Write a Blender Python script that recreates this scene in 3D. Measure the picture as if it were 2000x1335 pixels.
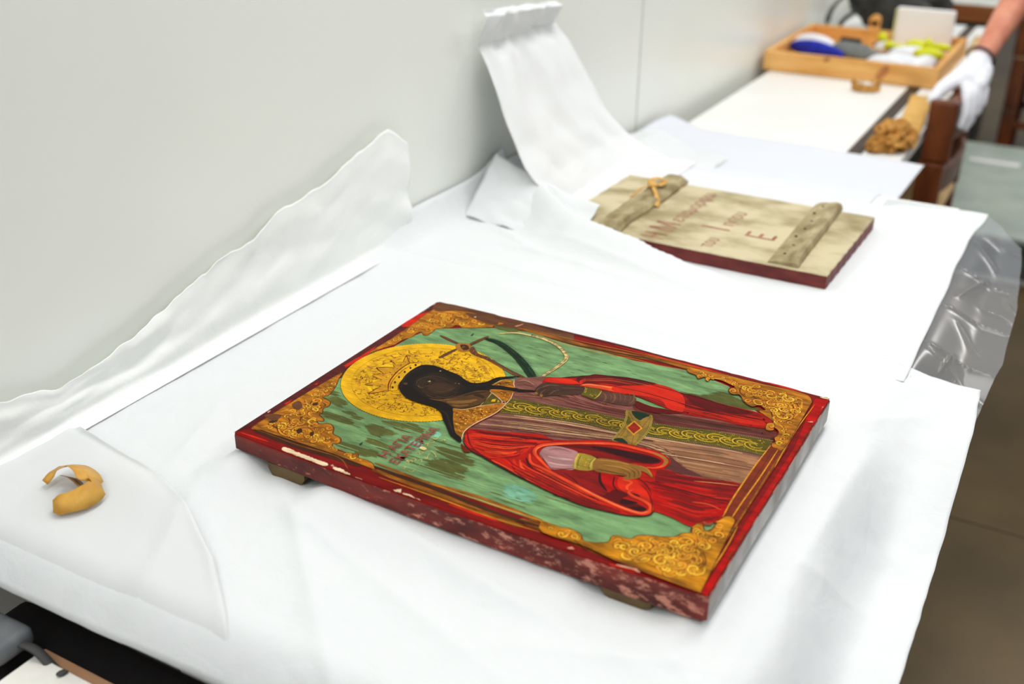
import bpy, bmesh, math, random
import numpy as np
from mathutils import Vector, Matrix, noise
from mathutils.geometry import tessellate_polygon

for o in list(bpy.data.objects): bpy.data.objects.remove(o)
SC = bpy.context.scene
COL = SC.collection

# ------------------------------------------------------------------ camera, light, exposure
def add_camera():
    pitch, yaw, roll = 0.45672535, 0.49220119, 0.01271187
    cy, sy, cp, sp = math.cos(yaw), math.sin(yaw), math.cos(pitch), math.sin(pitch)
    f = Vector((-sy * cp, cy * cp, -sp)); r = Vector((cy, sy, 0)); u = r.cross(f)
    r2 = math.cos(roll) * r + math.sin(roll) * u; u2 = -math.sin(roll) * r + math.cos(roll) * u
    cd = bpy.data.cameras.new('camera'); cd.sensor_width = 36; cd.lens = 2117.36 / 2000 * 36
    cd.clip_start = .02; cd.clip_end = 60
    cam = bpy.data.objects.new('camera', cd); COL.objects.link(cam)
    m = Matrix((r2, u2, -f)).transposed().to_4x4(); m.translation = (0, 0, 1.295)
    cam.matrix_world = m
    cd.dof.use_dof = True
    cd.dof.focus_distance = (Vector((-.42, .83, .775)) - Vector((0, 0, 1.295))).dot(f)
    cd.dof.aperture_fstop = 4.0
    SC.camera = cam
add_camera()

W = bpy.data.worlds.new('room_light'); SC.world = W; W.use_nodes = True
W.node_tree.nodes['Background'].inputs[0].default_value = (.93, .97, 1.0, 1)
W.node_tree.nodes['Background'].inputs[1].default_value = .52

def area(name, loc, sx, sy, power, col=(1, .98, .95), aim=(0, 0, -1)):
    d = bpy.data.lights.new(name, 'AREA'); d.shape = 'RECTANGLE'; d.size = sx; d.size_y = sy; d.energy = power; d.color = col
    o = bpy.data.objects.new(name, d); COL.objects.link(o); o.location = loc
    o.rotation_euler = Vector(aim).to_track_quat('-Z', 'Y').to_euler()
    return o
# fluorescent ceiling fixtures in rows along the room
area('ceiling_light', (-.25, 1.55, 2.75), .35, 2.4, 43)
area('ceiling_light', (1.5, .6, 2.75), .35, 2.4, 26)
area('ceiling_light', (.7, 4.5, 2.75), .35, 2.4, 66)
area('ceiling_light', (-.2, -1.5, 2.75), .35, 2.4, 38)
SC.view_settings.view_transform = 'Standard'; SC.view_settings.look = 'None'
SC.view_settings.gamma = 1; SC.view_settings.use_curve_mapping = False
SC.view_settings.exposure = -.45

# ------------------------------------------------------------------ helpers
def lin(c):
    o = []
    for v in c:
        v /= 255; o.append(v / 12.92 if v <= .04045 else ((v + .055) / 1.055) ** 2.4)
    return (*o, 1)

MATS = {}
def mat(name, c, c2=None, scale=60, rough=.5, spec=.4, detail=4, stretch=(1, 1, 1), bump=0, bscale=None, metal=0, coat=0, lo=.35, hi=.68, coords='Object'):
    if name in MATS: return MATS[name]
    m = bpy.data.materials.new(name); m.use_nodes = True; nt = m.node_tree; N = nt.nodes; L = nt.links
    b = N['Principled BSDF']; b.inputs['Roughness'].default_value = rough; b.inputs['Specular IOR Level'].default_value = spec
    b.inputs['Metallic'].default_value = metal; b.inputs['Coat Weight'].default_value = coat
    tc = N.new('ShaderNodeTexCoord'); mp = N.new('ShaderNodeMapping'); mp.inputs['Scale'].default_value = stretch
    L.new(tc.outputs[coords], mp.inputs[0])
    nz = N.new('ShaderNodeTexNoise'); nz.inputs['Scale'].default_value = scale; nz.inputs['Detail'].default_value = detail; L.new(mp.outputs[0], nz.inputs['Vector'])
    if c2 is None: c2 = tuple(v * .86 for v in c)
    rp = N.new('ShaderNodeValToRGB'); L.new(nz.outputs[0], rp.inputs[0])
    rp.color_ramp.elements[0].position = lo; rp.color_ramp.elements[1].position = hi
    rp.color_ramp.elements[0].color = lin(c2); rp.color_ramp.elements[1].color = lin(c)
    L.new(rp.outputs[0], b.inputs['Base Color'])
    if bump:
        n2 = N.new('ShaderNodeTexNoise'); n2.inputs['Scale'].default_value = bscale or scale; n2.inputs['Detail'].default_value = 6; L.new(mp.outputs[0], n2.inputs['Vector'])
        bp = N.new('ShaderNodeBump'); bp.inputs['Strength'].default_value = bump; bp.inputs['Distance'].default_value = .002
        L.new(n2.outputs[0], bp.inputs['Height']); L.new(bp.outputs[0], b.inputs['Normal'])
    MATS[name] = m
    return m

def tissue(name, c=(237, 240, 241), trans=.22, clear=0.0, bump=.5, bscale=30):
    if name in MATS: return MATS[name]
    m = bpy.data.materials.new(name); m.use_nodes = True; nt = m.node_tree; N = nt.nodes; L = nt.links
    N.remove(N['Principled BSDF']); out = N['Material Output']
    tc = N.new('ShaderNodeTexCoord')
    d = N.new('ShaderNodeBsdfDiffuse'); d.inputs[0].default_value = lin(c)
    t = N.new('ShaderNodeBsdfTranslucent'); t.inputs[0].default_value = lin(c)
    v = N.new('ShaderNodeTexVoronoi'); v.feature = 'DISTANCE_TO_EDGE'; v.inputs['Scale'].default_value = bscale * .25
    nz = N.new('ShaderNodeTexNoise'); nz.inputs['Scale'].default_value = bscale; nz.inputs['Detail'].default_value = 5; nz.inputs['Distortion'].default_value = .6
    L.new(tc.outputs['Object'], v.inputs['Vector']); L.new(tc.outputs['Object'], nz.inputs['Vector'])
    ad = N.new('ShaderNodeMath'); ad.operation = 'ADD'; L.new(nz.outputs[0], ad.inputs[0])
    mr = N.new('ShaderNodeMapRange'); mr.inputs[2].default_value = .12; mr.inputs[3].default_value = 0; mr.inputs[4].default_value = .25; L.new(v.outputs[0], mr.inputs[0]); L.new(mr.outputs[0], ad.inputs[1])
    bp = N.new('ShaderNodeBump'); bp.inputs['Strength'].default_value = bump; bp.inputs['Distance'].default_value = .004; L.new(ad.outputs[0], bp.inputs['Height'])
    L.new(bp.outputs[0], d.inputs['Normal']); L.new(bp.outputs[0], t.inputs['Normal'])
    mx = N.new('ShaderNodeMixShader'); mx.inputs[0].default_value = trans; L.new(d.outputs[0], mx.inputs[1]); L.new(t.outputs[0], mx.inputs[2])
    last = mx
    if clear:
        tr = N.new('ShaderNodeBsdfTransparent'); m2 = N.new('ShaderNodeMixShader'); m2.inputs[0].default_value = clear
        L.new(mx.outputs[0], m2.inputs[1]); L.new(tr.outputs[0], m2.inputs[2]); last = m2
    L.new(last.outputs[0], out.inputs[0]); MATS[name] = m
    return m

def film(name):
    m = bpy.data.materials.new(name); m.use_nodes = True; nt = m.node_tree; N = nt.nodes; L = nt.links
    N.remove(N['Principled BSDF']); out = N['Material Output']
    tr = N.new('ShaderNodeBsdfTransparent'); tr.inputs[0].default_value = (.93, .95, .97, 1)
    gl = N.new('ShaderNodeBsdfGlossy'); gl.inputs['Roughness'].default_value = .2; gl.inputs[0].default_value = (1, 1, 1, 1)
    df = N.new('ShaderNodeBsdfDiffuse'); df.inputs[0].default_value = lin((205, 210, 216))
    tc = N.new('ShaderNodeTexCoord'); nz = N.new('ShaderNodeTexNoise'); nz.inputs['Scale'].default_value = 9; nz.inputs['Detail'].default_value = 2
    L.new(tc.outputs['Object'], nz.inputs['Vector']); bp = N.new('ShaderNodeBump'); bp.inputs['Strength'].default_value = .12; bp.inputs['Distance'].default_value = .006; L.new(nz.outputs[0], bp.inputs['Height'])
    L.new(bp.outputs[0], gl.inputs['Normal'])
    fr = N.new('ShaderNodeLayerWeight'); fr.inputs[0].default_value = .22; L.new(bp.outputs[0], fr.inputs['Normal'])
    m1 = N.new('ShaderNodeMixShader'); m1.inputs[0].default_value = .20; L.new(tr.outputs[0], m1.inputs[1]); L.new(df.outputs[0], m1.inputs[2])
    m2 = N.new('ShaderNodeMixShader'); L.new(fr.outputs['Fresnel'], m2.inputs[0]); L.new(m1.outputs[0], m2.inputs[1]); L.new(gl.outputs[0], m2.inputs[2])
    L.new(m2.outputs[0], out.inputs[0]); MATS[name] = m
    return m

def tag(o, label=None, cat=None, group=None, kind=None):
    if label: o['label'] = label
    if cat: o['category'] = cat
    if group: o['group'] = group
    if kind: o['kind'] = kind
    return o
def thing(name, label, cat, loc=(0, 0, 0), rz=0, group=None):
    o = bpy.data.objects.new(name, None); COL.objects.link(o); o.location = loc; o.rotation_euler = (0, 0, rz); o.empty_display_size = .05
    return tag(o, label, cat, group)
def link(name, me, m=None, parent=None, smooth=False):
    o = bpy.data.objects.new(name, me); COL.objects.link(o)
    if m: 
        for x in (m if isinstance(m, (list, tuple)) else [m]): me.materials.append(x)
    if parent: o.parent = parent
    if smooth:
        for p in me.polygons: p.use_smooth = True
    return o
def from_bm(name, bm, m, parent=None, smooth=False):
    me = bpy.data.meshes.new(name); bm.normal_update(); bm.to_mesh(me); bm.free()
    return link(name, me, m, parent, smooth)
def box_bm(lo, hi, bev=.002, seg=2, bm=None, rot=None, piv=None):
    b2 = bmesh.new(); c = [(a + b) / 2 for a, b in zip(lo, hi)]; d = [b - a for a, b in zip(lo, hi)]
    bmesh.ops.create_cube(b2, size=1)
    for v in b2.verts: v.co = Vector((v.co.x * d[0], v.co.y * d[1], v.co.z * d[2])) + Vector(c)
    if bev: bmesh.ops.bevel(b2, geom=b2.edges[:], offset=min(bev, min(d) * .45), segments=seg, profile=.6, affect='EDGES')
    if rot is not None: bmesh.ops.transform(b2, matrix=rot, verts=b2.verts[:])
    if bm is None: return b2
    me = bpy.data.meshes.new('t'); b2.to_mesh(me); b2.free(); bm.from_mesh(me); bpy.data.meshes.remove(me)
    return bm
def box(name, lo, hi, m, parent=None, bev=.002, seg=2, smooth=False): return from_bm(name, box_bm(lo, hi, bev, seg), m, parent, smooth)
def catmull(P, k=4, closed=False):
    P = [np.array(p, float) for p in P]; n = len(P)
    if n < 3: return P
    o = []
    rng = range(n) if closed else range(n - 1)
    for i in rng:
        p0 = P[(i - 1) % n] if closed or i else P[0] * 2 - P[1]
        p1 = P[i]; p2 = P[(i + 1) % n]; p3 = P[(i + 2) % n] if closed or i + 2 < n else P[-1] * 2 - P[-2]
        for j in range(k):
            t = j / k; o.append(.5 * ((2 * p1) + (-p0 + p2) * t + (2 * p0 - 5 * p1 + 4 * p2 - p3) * t * t + (-p0 + 3 * p1 - 3 * p2 + p3) * t ** 3))
    if not closed: o.append(P[-1])
    return o
def tube_bm(P, R, n=10, bm=None, cap=True, flat=1.0):
    bm = bm or bmesh.new(); P = [Vector(p) for p in P]; R = R if isinstance(R, (list, tuple)) else [R] * len(P)
    rings = []; up = Vector((0, 0, 1))
    for i, p in enumerate(P):
        t = (P[min(i + 1, len(P) - 1)] - P[max(i - 1, 0)]).normalized()
        a = t.cross(up if abs(t.z) < .95 else Vector((1, 0, 0))).normalized(); b = a.cross(t)
        rings.append([bm.verts.new(p + (a * math.cos(q) + b * math.sin(q) * flat) * R[i]) for q in [2 * math.pi * k / n for k in range(n)]])
    for r0, r1 in zip(rings, rings[1:]):
        for k in range(n): bm.faces.new((r0[k], r0[(k + 1) % n], r1[(k + 1) % n], r1[k]))
    if cap: bm.faces.new(rings[0][::-1]); bm.faces.new(rings[-1])
    return bm
def grid(name, nu, nv, fn, m, parent=None, thick=.0002):
    V = [fn(i / (nu - 1), j / (nv - 1)) for j in range(nv) for i in range(nu)]
    F = [(j * nu + i, j * nu + i + 1, (j + 1) * nu + i + 1, (j + 1) * nu + i) for j in range(nv - 1) for i in range(nu - 1)]
    me = bpy.data.meshes.new(name); me.from_pydata(V, [], F); me.update()
    o = link(name, me, m, parent, True)
    if thick:
        s = o.modifiers.new('thickness', 'SOLIDIFY'); s.thickness = thick; s.offset = 1
    return o
def ns(x, y, z=0.0): return noise.noise(Vector((x, y, z)))
def sst(a, b, x):
    t = max(0., min(1., (x - a) / (b - a))); return t * t * (3 - 2 * t)
def seg_d(x, y, a, b):
    dx, dy = b[0] - a[0], b[1] - a[1]; L2 = dx * dx + dy * dy
    t = ((x - a[0]) * dx + (y - a[1]) * dy) / L2; tc = max(0., min(1., t))
    return math.hypot(x - a[0] - tc * dx, y - a[1] - tc * dy), tc
def creases(x, y, L):
    h = 0
    for (a, b, amp, w) in L:
        d, t = seg_d(x, y, a, b)
        if d < w * 4: h += amp * math.exp(-d / w) * (math.sin(math.pi * min(max(t, .04), .96)) ** .5)
    return h

WX = -.826      # face of the partition wall
ZT = .740       # near table top
ZF = .67        # far table top
# ------------------------------------------------------------------ the room
M_floor = mat('polished_floor', (98, 80, 47), (76, 62, 35), 3.2, .42, .35, 6, bump=.06, bscale=60)
M_wall = mat('laminate_wall', (238, 241, 234), (234, 237, 230), 2, .32, .45)
M_seam = mat('seam_strip', (170, 170, 155), None, 20, .6)
def slab(name, lo, hi, m, kind='structure'): return tag(box(name, lo, hi, m, None, 0), kind=kind)
fl = slab('floor', (-5, -3, -.06), (6, 14, 0), mat('floor_bed', (90, 80, 60)))
tile = None
for i in range(-3, 5):
    for j in range(-1, 7):
        if tile is None:
            tile = box('floor_tile', (-.5975, -.5975, -.002), (.5975, .5975, .004), M_floor, fl, .0015, 1); o = tile
        else:
            o = tile.copy(); COL.objects.link(o); o.parent = fl
        o.location = (.35 + 1.2 * i, .25 + 1.2 * j, 0)
wl = slab('wall_left', (-1.0, -2.5, 0), (WX - .012, 9, 2.9), M_wall)
PY = [-2.4, .02, 2.073, 3.62, 5.1, 6.6]
for a, b in zip(PY, PY[1:]): box('wall_panel', (WX - .012, a + .0035, .1), (WX, b - .0035, 2.88), M_wall, wl, .0015, 1)
for a in PY[1:-1]: box('joint_strip', (WX - .013, a - .0035, .1), (WX - .002, a + .0035, 2.88), M_seam, wl, 0)
tag(box('baseboard_left', (WX - .012, -2.4, 0), (WX + .008, 6.6, .1), M_seam, None, .002), kind='structure')

# ------------------------------------------------------------------ tables
M_lam = mat('white_laminate', (240, 241, 238), (234, 235, 232), 4, .35, .4)
M_metal = mat('grey_steel', (120, 122, 124), None, 40, .4, .5, metal=.6)
M_dark = mat('dark_edge', (52, 46, 40), (76, 56, 44), 6, .5)
t = thing('work_table', 'white laminate table under the sheets of tissue paper', 'table', (0, 0, 0))
box('table_top', (WX + .002, .476, ZT - .020), (-.150, 1.765, ZT), M_lam, t, .003)
for x in (WX + .05, -.20):
    for y in (.62, 1.70): box('leg', (x - .02, y - .02, .004), (x + .02, y + .02, ZT - .060), M_metal, t, .003)
for y in (.62, 1.70): box('cross_rail', (WX + .05, y - .012, ZT - .060), (-.20, y + .012, ZT - .020), M_metal, t, .002)
t = thing('far_table', 'white table with a dark strip, holding the wooden tray', 'table', (0, 0, 0))
box('table_top', (-.79, 1.79, ZF - .028), (-.4275, 3.95, ZF), M_lam, t, .002)
box('edge_strip', (-.4275, 1.79, ZF - .028), (-.397, 3.95, ZF - .0015), M_dark, t, .001)
box('side_leaf', (-.397, 1.79, ZF - .028), (-.318, 3.95, ZF), M_lam, t, .002)
for x in (-.75, -.36):
    for y in (1.84, 3.3): box('leg', (x - .02, y - .02, .004), (x + .02, y + .02, ZF - .028), M_metal, t, .003)

# ------------------------------------------------------------------ sheets of tissue
M_t = tissue('white_tissue'); M_tw = tissue('wall_tissue', (250, 252, 249), .06, .04, .35, 24); M_p = tissue('white_paper', (226, 229, 236), .12, 0, .3, 14)
CR_A = [((-.60, .655), (-.43, .50), .0035, .010), ((-.585, .65), (-.30, .585), .0030, .010), ((-.62, .64), (-.47, .62), .003, .012), ((-.55, .60), (-.25, .50), .0028, .009),
        ((-.50, .56), (-.36, .43), .003, .010), ((-.40, .60), (-.16, .56), .0026, .010), ((-.30, .54), (-.12, .60), .003, .012), ((-.22, .62), (-.10, .52), .003, .012),
        ((-.14, .62), (-.115, .98), .0035, .014), ((-.16, .72), (-.05, .80), .0025, .010), ((-.15, .90), (-.05, .86), .003, .010), ((-.15, .99), (-.06, 1.10), .003, .012),
        ((-.66, 1.05), (-.30, 1.06), .002, .010), ((-.70, .80), (-.66, 1.10), .0022, .012), ((-.78, .66), (-.66, .80), .003, .014), ((-.62, 1.12), (-.22, 1.08), .002, .012),
        ((-.72, .72), (-.68, .60), .003, .01), ((-.64, .60), (-.57, .45), .003, .01)]
def main_z(x, y):
    z = ZT + .0030
    z += .0022 * ns(x * 7, y * 7) + .0012 * ns(x * 19 + 4, y * 16) + .0010 * abs(ns(x * 33, y * 30 + 7))
    z += 1.35 * creases(x, y, CR_A)
    # it lies flat where the panel rests
    k = sst(-.655, -.615, x) * (1 - sst(-.19, -.15, x)) * sst(.60, .655, y) * (1 - sst(.965, 1.0, y))
    z = z * (1 - k) + (ZT + .0026 + .0004 * ns(x * 30, y * 30)) * k
    # and bellies up along the panel's front edge between its battens
    u = (x + .6325) / .463; gap = .0145 - .0085 * u
    bat = max(1 - sst(.0, .034, abs(x + .570) - .019), 1 - sst(.0, .034, abs(x + .234) - .019))
    z += max(0, gap) * .92 * (1 - bat) * sst(-.66, -.62, x) * (1 - sst(-.19, -.16, x)) * sst(.56, .632, y) * (1 - sst(.645, .70, y)) * (1 + .06 * ns(x * 25, 1.))
    # looser towards the free edge
    z += sst(-.155, -.10, x) * (.0045 * ns(x * 13, y * 9, 2) + .0035 * abs(ns(x * 30, y * 20, 4)))
    # over the edge of the table
    dr = sst(-.15, -.11, x) * .006 + sst(-.130 + .006 * ns(y * 6, 4.4), -.070, x) * (.056 + .014 * ns(y * 5, 2.2)) * (.16 + .84 * (1 - sst(.80, 1.10, y)))
    z -= dr; z += sst(-.074, -.03, x) * (.001 + .010 * max(0, ns(y * 7 + 3, 1.1)))
    z -= (max(0, .474 - y) / .040) ** 2 * .030
    return z
def fA(u, v):
    y0 = .432 + .0015 * ns(u * 6, 9); y1 = 1.168 - .012 * u + .008 * ns(u * 7, 3.3) - .012 * (1 - u)
    y = y0 + (y1 - y0) * v
    xr = -.036 + .0022 * ns(y * 7, .5) + .0007 * ns(y * 40, 1.5) - .004 * sst(1.05, 1.17, y)
    x = WX + .004 + (xr - WX - .004) * u
    z = main_z(x, y) + .0035 * sst(.86, .95, v)
    # it curls up a little where it meets the wall
    e = max(0., (WX + .03 - x) / .03); z += .016 * e * e
    return (x, y, z)
A = tag(grid('tissue_sheet', 230, 230, fA, M_t), 'large creased white tissue sheet under the painted icon', 'tissue paper')
# flap of the same tissue standing against the wall
top = [(.40, .075), (.537, .068), (.60, .052), (.66, .060), (.75, .081), (.80, .098), (.875, .109), (.93, .128), (1.011, .138), (1.06, .150), (1.13, .170), (1.162, .174), (1.185, .160), (1.209, .140)]
def ftop(y): return float(np.interp(y, [a for a, b in top], [b for a, b in top]))
def fW(u, v):
    y = .40 + (.805 + .010 * ns(v * 3, 4.) + .02 * v * (1 - v)) * u
    H = ftop(y) + .005 * ns(y * 22, 1.) + .0025 * ns(y * 60, 2.)
    wob = .006 * ns(y * 8 + 1, v * 2.2, 3) + .0018 * ns(y * 24, v * 5, 1) + .004 * abs(ns(y * 11, v * 2, 8))
    foot = .016 + .006 * ns(y * 6, 5)
    s = v * (H + foot)
    if s < foot:
        k = 1 - s / foot; x = WX + .006 + .020 * k * k; z = ZT + .006 + .012 * (1 - k) ** 2
    else:
        x = WX + .006; z = ZT + .018 + (s - foot) * (H - .018) / H
    x += (.004 + wob) * sst(.0, .4, v) + .003
    return (max(x, WX + .003), y, z)
tag(grid('tissue_flap', 180, 40, fW, M_tw), 'ragged tissue edge leaning low against the wall behind the icon', 'tissue paper')
# sheet under the board with its lip folded up in front of it
RX = [-.83, -.74, -.70, -.66, -.613, -.56, -.512, -.427, -.354, -.25, -.1]; RY = [1.50, 1.44, 1.405, 1.37, 1.336, 1.322, 1.312, 1.290, 1.285, 1.25, 1.2]; RH = [.02, .045, .046, .040, .035, .030, .026, .014, .004, .001, 0]
CR_B = [((-.66, 1.30), (-.35, 1.22), .003, .010), ((-.70, 1.26), (-.45, 1.22), .0025, .008), ((-.75, 1.32), (-.62, 1.24), .004, .012), ((-.40, 1.20), (-.16, 1.24), .002, .01), ((-.24, 1.30), (-.22, 1.60), .0022, .008),
        ((-.20, 1.35), (-.13, 1.60), .0025, .01), ((-.22, 1.64), (-.12, 1.66), .003, .01), ((-.72, 1.20), (-.50, 1.16), .0025, .01), ((-.17, 1.22), (-.14, 1.45), .002, .01), ((-.33, 1.24), (-.18, 1.30), .002, .009)]
def fB(u, v):
    y1 = 1.735 + .010 * ns(u * 9, 7) + .012 * sst(.9, 1, u) - .03 * sst(.62, .70, u) * (1 - sst(.78, .84, u))
    y = 1.115 + (y1 - 1.115) * v
    xr = -.116 + .004 * ns(y * 9, 6) + .008 * sst(1.60, 1.74, y)
    x = WX + .004 + (xr - WX - .004) * u
    z = ZT + .0022 + .0016 * ns(x * 8, y * 8, 3) + .0010 * abs(ns(x * 28, y * 24, 5)) + 1.35 * creases(x, y, CR_B)
    k = sst(-.64, -.615, x) * (1 - sst(-.255, -.235, x)) * sst(1.31, 1.335, y) * (1 - sst(1.59, 1.61, y))
    z = z * (1 - k) + (ZT + .0020) * k
    yr = np.interp(x, RX, RY); h = np.interp(x, RX, RH) * (1 + .15 * ns(x * 24, 3))
    d = y - yr
    z += h * (math.exp(-(d / .055) ** 2) if d < 0 else max(0., 1 - d / .012))
    z += .0006
    e = max(0., (WX + .04 - x) / .04); z += .05 * e * e * sst(1.1, 1.2, y)
    return (x, y, z)
tag(grid('tissue_sheet', 200, 200, fB, M_t), 'white tissue sheet folded up in a lip before the wooden board', 'tissue paper')
# length of tissue standing up the wall beside the board
def fD(u, v):
    prof = [(-.590, .0035), (-.640, .006), (-.680, .022), (-.712, .052), (-.742, .095), (-.770, .150), (-.797, .210), (-.812, .243), (-.808, .258), (-.796, .287), (-.801, .296)]
    t = v * (len(prof) - 1); i = min(int(t), len(prof) - 2); f = t - i
    x = prof[i][0] * (1 - f) + prof[i + 1][0] * f; z = prof[i][1] * (1 - f) + prof[i + 1][1] * f
    y0 = float(np.interp(v, [0, .15, .35, .6, .8, 1], [1.43, 1.405, 1.392, 1.40, 1.395, 1.388])); y1 = float(np.interp(v, [0, .2, .4, .6, .75, 1], [1.78, 1.76, 1.715, 1.675, 1.640, 1.625]))
    y = y0 + (y1 - y0) * u + .004 * ns(v * 7, u * 2, 4)
    a = sst(.1, .4, v)
    n = a * (.010 * ns(u * 3.2 + 2, v * 4, 6) + .005 * ns(u * 8, v * 9, 2) + .006 * abs(ns(u * 5, v * 3, 9)))
    zz = ZT + z - .018 * u * sst(.6, 1, v) + (.003 * ns(u * 9, v * 3, 1) if v > .95 else 0)
    return (max(x + n, WX + .006), y, zz)
tag(grid('tissue_strip', 70, 110, fD, tissue('strip_tissue', (240, 242, 242), .15, 0, .4, 24)), 'tall white tissue strip rising up the wall with a folded top', 'tissue paper')
# curled corner of tissue between the strip and the sheet
def fK(u, v):
    x = -.80 + .20 * u; y = 1.43 - .10 * v - .045 * u
    z = ZT + .006 + (.070 * (1 - u) ** 1.3 + .034 * u) * (1 - v) ** 1.2 + .004 * ns(u * 6, v * 6, 2)
    return (x, y, z)
tag(grid('tissue_scrap', 40, 24, fK, M_t), 'small crumpled tissue edge at the foot of the tall strip', 'tissue paper')
# paper stack over the far table
def fE(u, v):
    x = -.815 + (.815 - .272) * u + .01 * (v - .5); y0 = 1.69; y1 = 2.225 + .005 * ns(u * 8, 2) + .02 * u * (1 - u) - .028 * u
    y = y0 + (y1 - y0) * v
    z = ZF + .008 + .002 * ns(x * 9, y * 9, 4) + creases(x, y, [((-.70, 1.95), (-.30, 2.05), .003, .01), ((-.36, 1.82), (-.35, 2.0), .004, .006), ((-.75, 2.1), (-.4, 2.15), .003, .01)])
    z += .030 * (1 - sst(0, .16, u)) * (.7 + .3 * ns(v * 3, 1.)) + .012 * (1 - sst(.1, .35, u)) * (1 - v)
    z += (ZT + .0012 - z) * (1 - sst(.12, .42, v))
    return (x, y, z)
tag(grid('paper_sheet', 90, 70, fE, M_p, thick=.0006), 'folded white paper laid across the near end of the far table', 'paper')
def fE2(u, v):
    x = -.812 + .20 * u; y = 1.83 + .22 * v + .02 * u; r = (u - .42) ** 2 + (v - .5) ** 2
    e = fE(min(1, max(0, (x + .815) / .543)), min(1, (y - 1.69) / .53))[2]
    z = e - .004 + .050 * math.exp(-r * 6) + .010 * ns(u * 4, v * 4, 7) * math.exp(-r * 4) + .004 * abs(ns(u * 11, v * 9, 2))
    return (x, y, z)
tag(grid('tissue_scrap', 36, 36, fE2, M_t), 'rumpled bunch of white tissue on the folded paper by the wall', 'tissue paper')
# clear plastic film showing beyond the tissue
FOLD = [((-.12, 1.63), (-.035, 1.50), .0050, .0030), ((-.11, 1.66), (-.04, 1.62), .0040, .0030), ((-.13, 1.50), (-.03, 1.475), .0045, .0025), ((-.075, 1.50), (-.10, 1.40), .0040, .0025), ((-.12, 1.36), (-.025, 1.335), .0050, .0025), ((-.07, 1.40), (-.025, 1.37), .0050, .0030), ((-.09, 1.33), (-.055, 1.26), .0040, .0030),
        ((-.12, 1.235), (-.025, 1.215), .0055, .0028), ((-.11, 1.225), (-.03, 1.165), .0050, .0022), ((-.08, 1.24), (-.088, 1.19), .0040, .0020), ((-.05, 1.46), (-.03, 1.40), .0035, .0025)]
def fP(u, v):
    y = 1.125 + .627 * v; xr = float(np.interp(y, [1.08, 1.159, 1.25, 1.433, 1.58, 1.66, 1.735, 1.752], [-.045, -.037, -.028, -.030, -.040, -.048, -.085, -.12])) + .0012 * ns(y * 14, 2)
    xl = -.165 - .095 * sst(1.62, 1.68, y); x = xl + (xr - xl) * u
    z = ZT + .0012
    e = sst(-.118, -.06, x)
    z += e * (-.016 - .026 * (1 - sst(1.13, 1.24, y)) + .010 * ns(y * 4, 1.) + .006 * ns(x * 12 + 3, y * 7, 5)) + sst(-.125, -.105, x) * creases(x, y, FOLD)
    return (x, y, z if x > -.125 else ZT + .0012)
tag(grid('plastic_film', 120, 300, fP, film('clear_film'), thick=0), 'clear wrinkled plastic film sticking out beneath the white tissue', 'plastic sheet')
# translucent corner turned over a scrap of tape
def fC(u, v):
    # u runs from the wall to the rolled rim, v from the back point to the front edge
    y = .598 - (.598 - .4335) * v
    xr = float(np.interp(y, [.43, .47, .512, .545, .571, .592, .60], [-.455, -.495, -.545, -.60, -.665, -.765, -.80])); x = WX + .012 + (xr - WX - .012) * u
    fade = 1 - sst(.45, 1, v)
    lift = .003 + .012 * math.exp(-((y - .56) / .035) ** 2) * u
    rim = math.exp(-((1 - u) * (xr - WX) / .012) ** 2)
    z = main_z(x, y) + .0003 + .001 * (1 - v) + lift * (1 - .3 * rim) * fade + .006 * rim * fade
    z -= sst(.98, 1, u) * .005 * fade + .005 * sst(.84, 1, v)
    return (x, y, z)
tag(grid('tissue_corner', 60, 60, fC, tissue('thin_tissue', (240, 242, 242), .25, .25, .25, 20)), 'thin see-through tissue corner lying under the yellow tape scrap', 'tissue paper')
M_tape = mat('masking_tape', (214, 165, 72), (190, 135, 48), 60, .5, .4); M_taped = mat('tape_glue', (120, 80, 30), None, 50, .5)
t = thing('tape_scrap', 'curled scrap of yellow masking tape on the thin tissue corner', 'tape', (-.712, .522, ZT + .0125))
def ribbon(name, pts, wid, m, parent, upv=(0, 0, 1), thick=.0005, k=5):
    P = [Vector(p) for p in catmull(pts, k)]; V = []; F = []
    for i, p in enumerate(P):
        tg = (P[min(i + 1, len(P) - 1)] - P[max(i - 1, 0)]).normalized(); s = tg.cross(Vector(upv)); s = s.normalized() if s.length > 1e-4 else Vector((1, 0, 0))
        w = wid[min(int(i / k), len(wid) - 1)] if isinstance(wid, (list, tuple)) else wid
        V += [p - s * w / 2, p + s * w / 2]
    for i in range(len(P) - 1): F.append((2 * i, 2 * i + 1, 2 * i + 3, 2 * i + 2))
    me = bpy.data.meshes.new(name); me.from_pydata([tuple(v) for v in V], [], F); o = link(name, me, m, parent, True)
    s = o.modifiers.new('thickness', 'SOLIDIFY'); s.thickness = thick; s.offset = 0
    return o
ribbon('tape_loop', [(-.034, -.006, .001), (-.030, .006, .009), (-.016, .014, .013), (.000, .012, .013), (.012, .006, .010)], [.008, .020, .026, .026, .022, .018], M_tape, t, (.2, .5, .85))
ribbon('tape_tail', [(.010, .010, .012), (.024, .002, .010), (.020, -.012, .006), (.002, -.028, .001)], [.012, .020, .020, .012, .003], M_tape, t, (.75, .35, .55))
ribbon('tape_fold', [(-.014, .002, .009), (-.002, .000, .012), (.012, -.002, .008)], .012, M_taped, t, (0, .6, .8))

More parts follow.
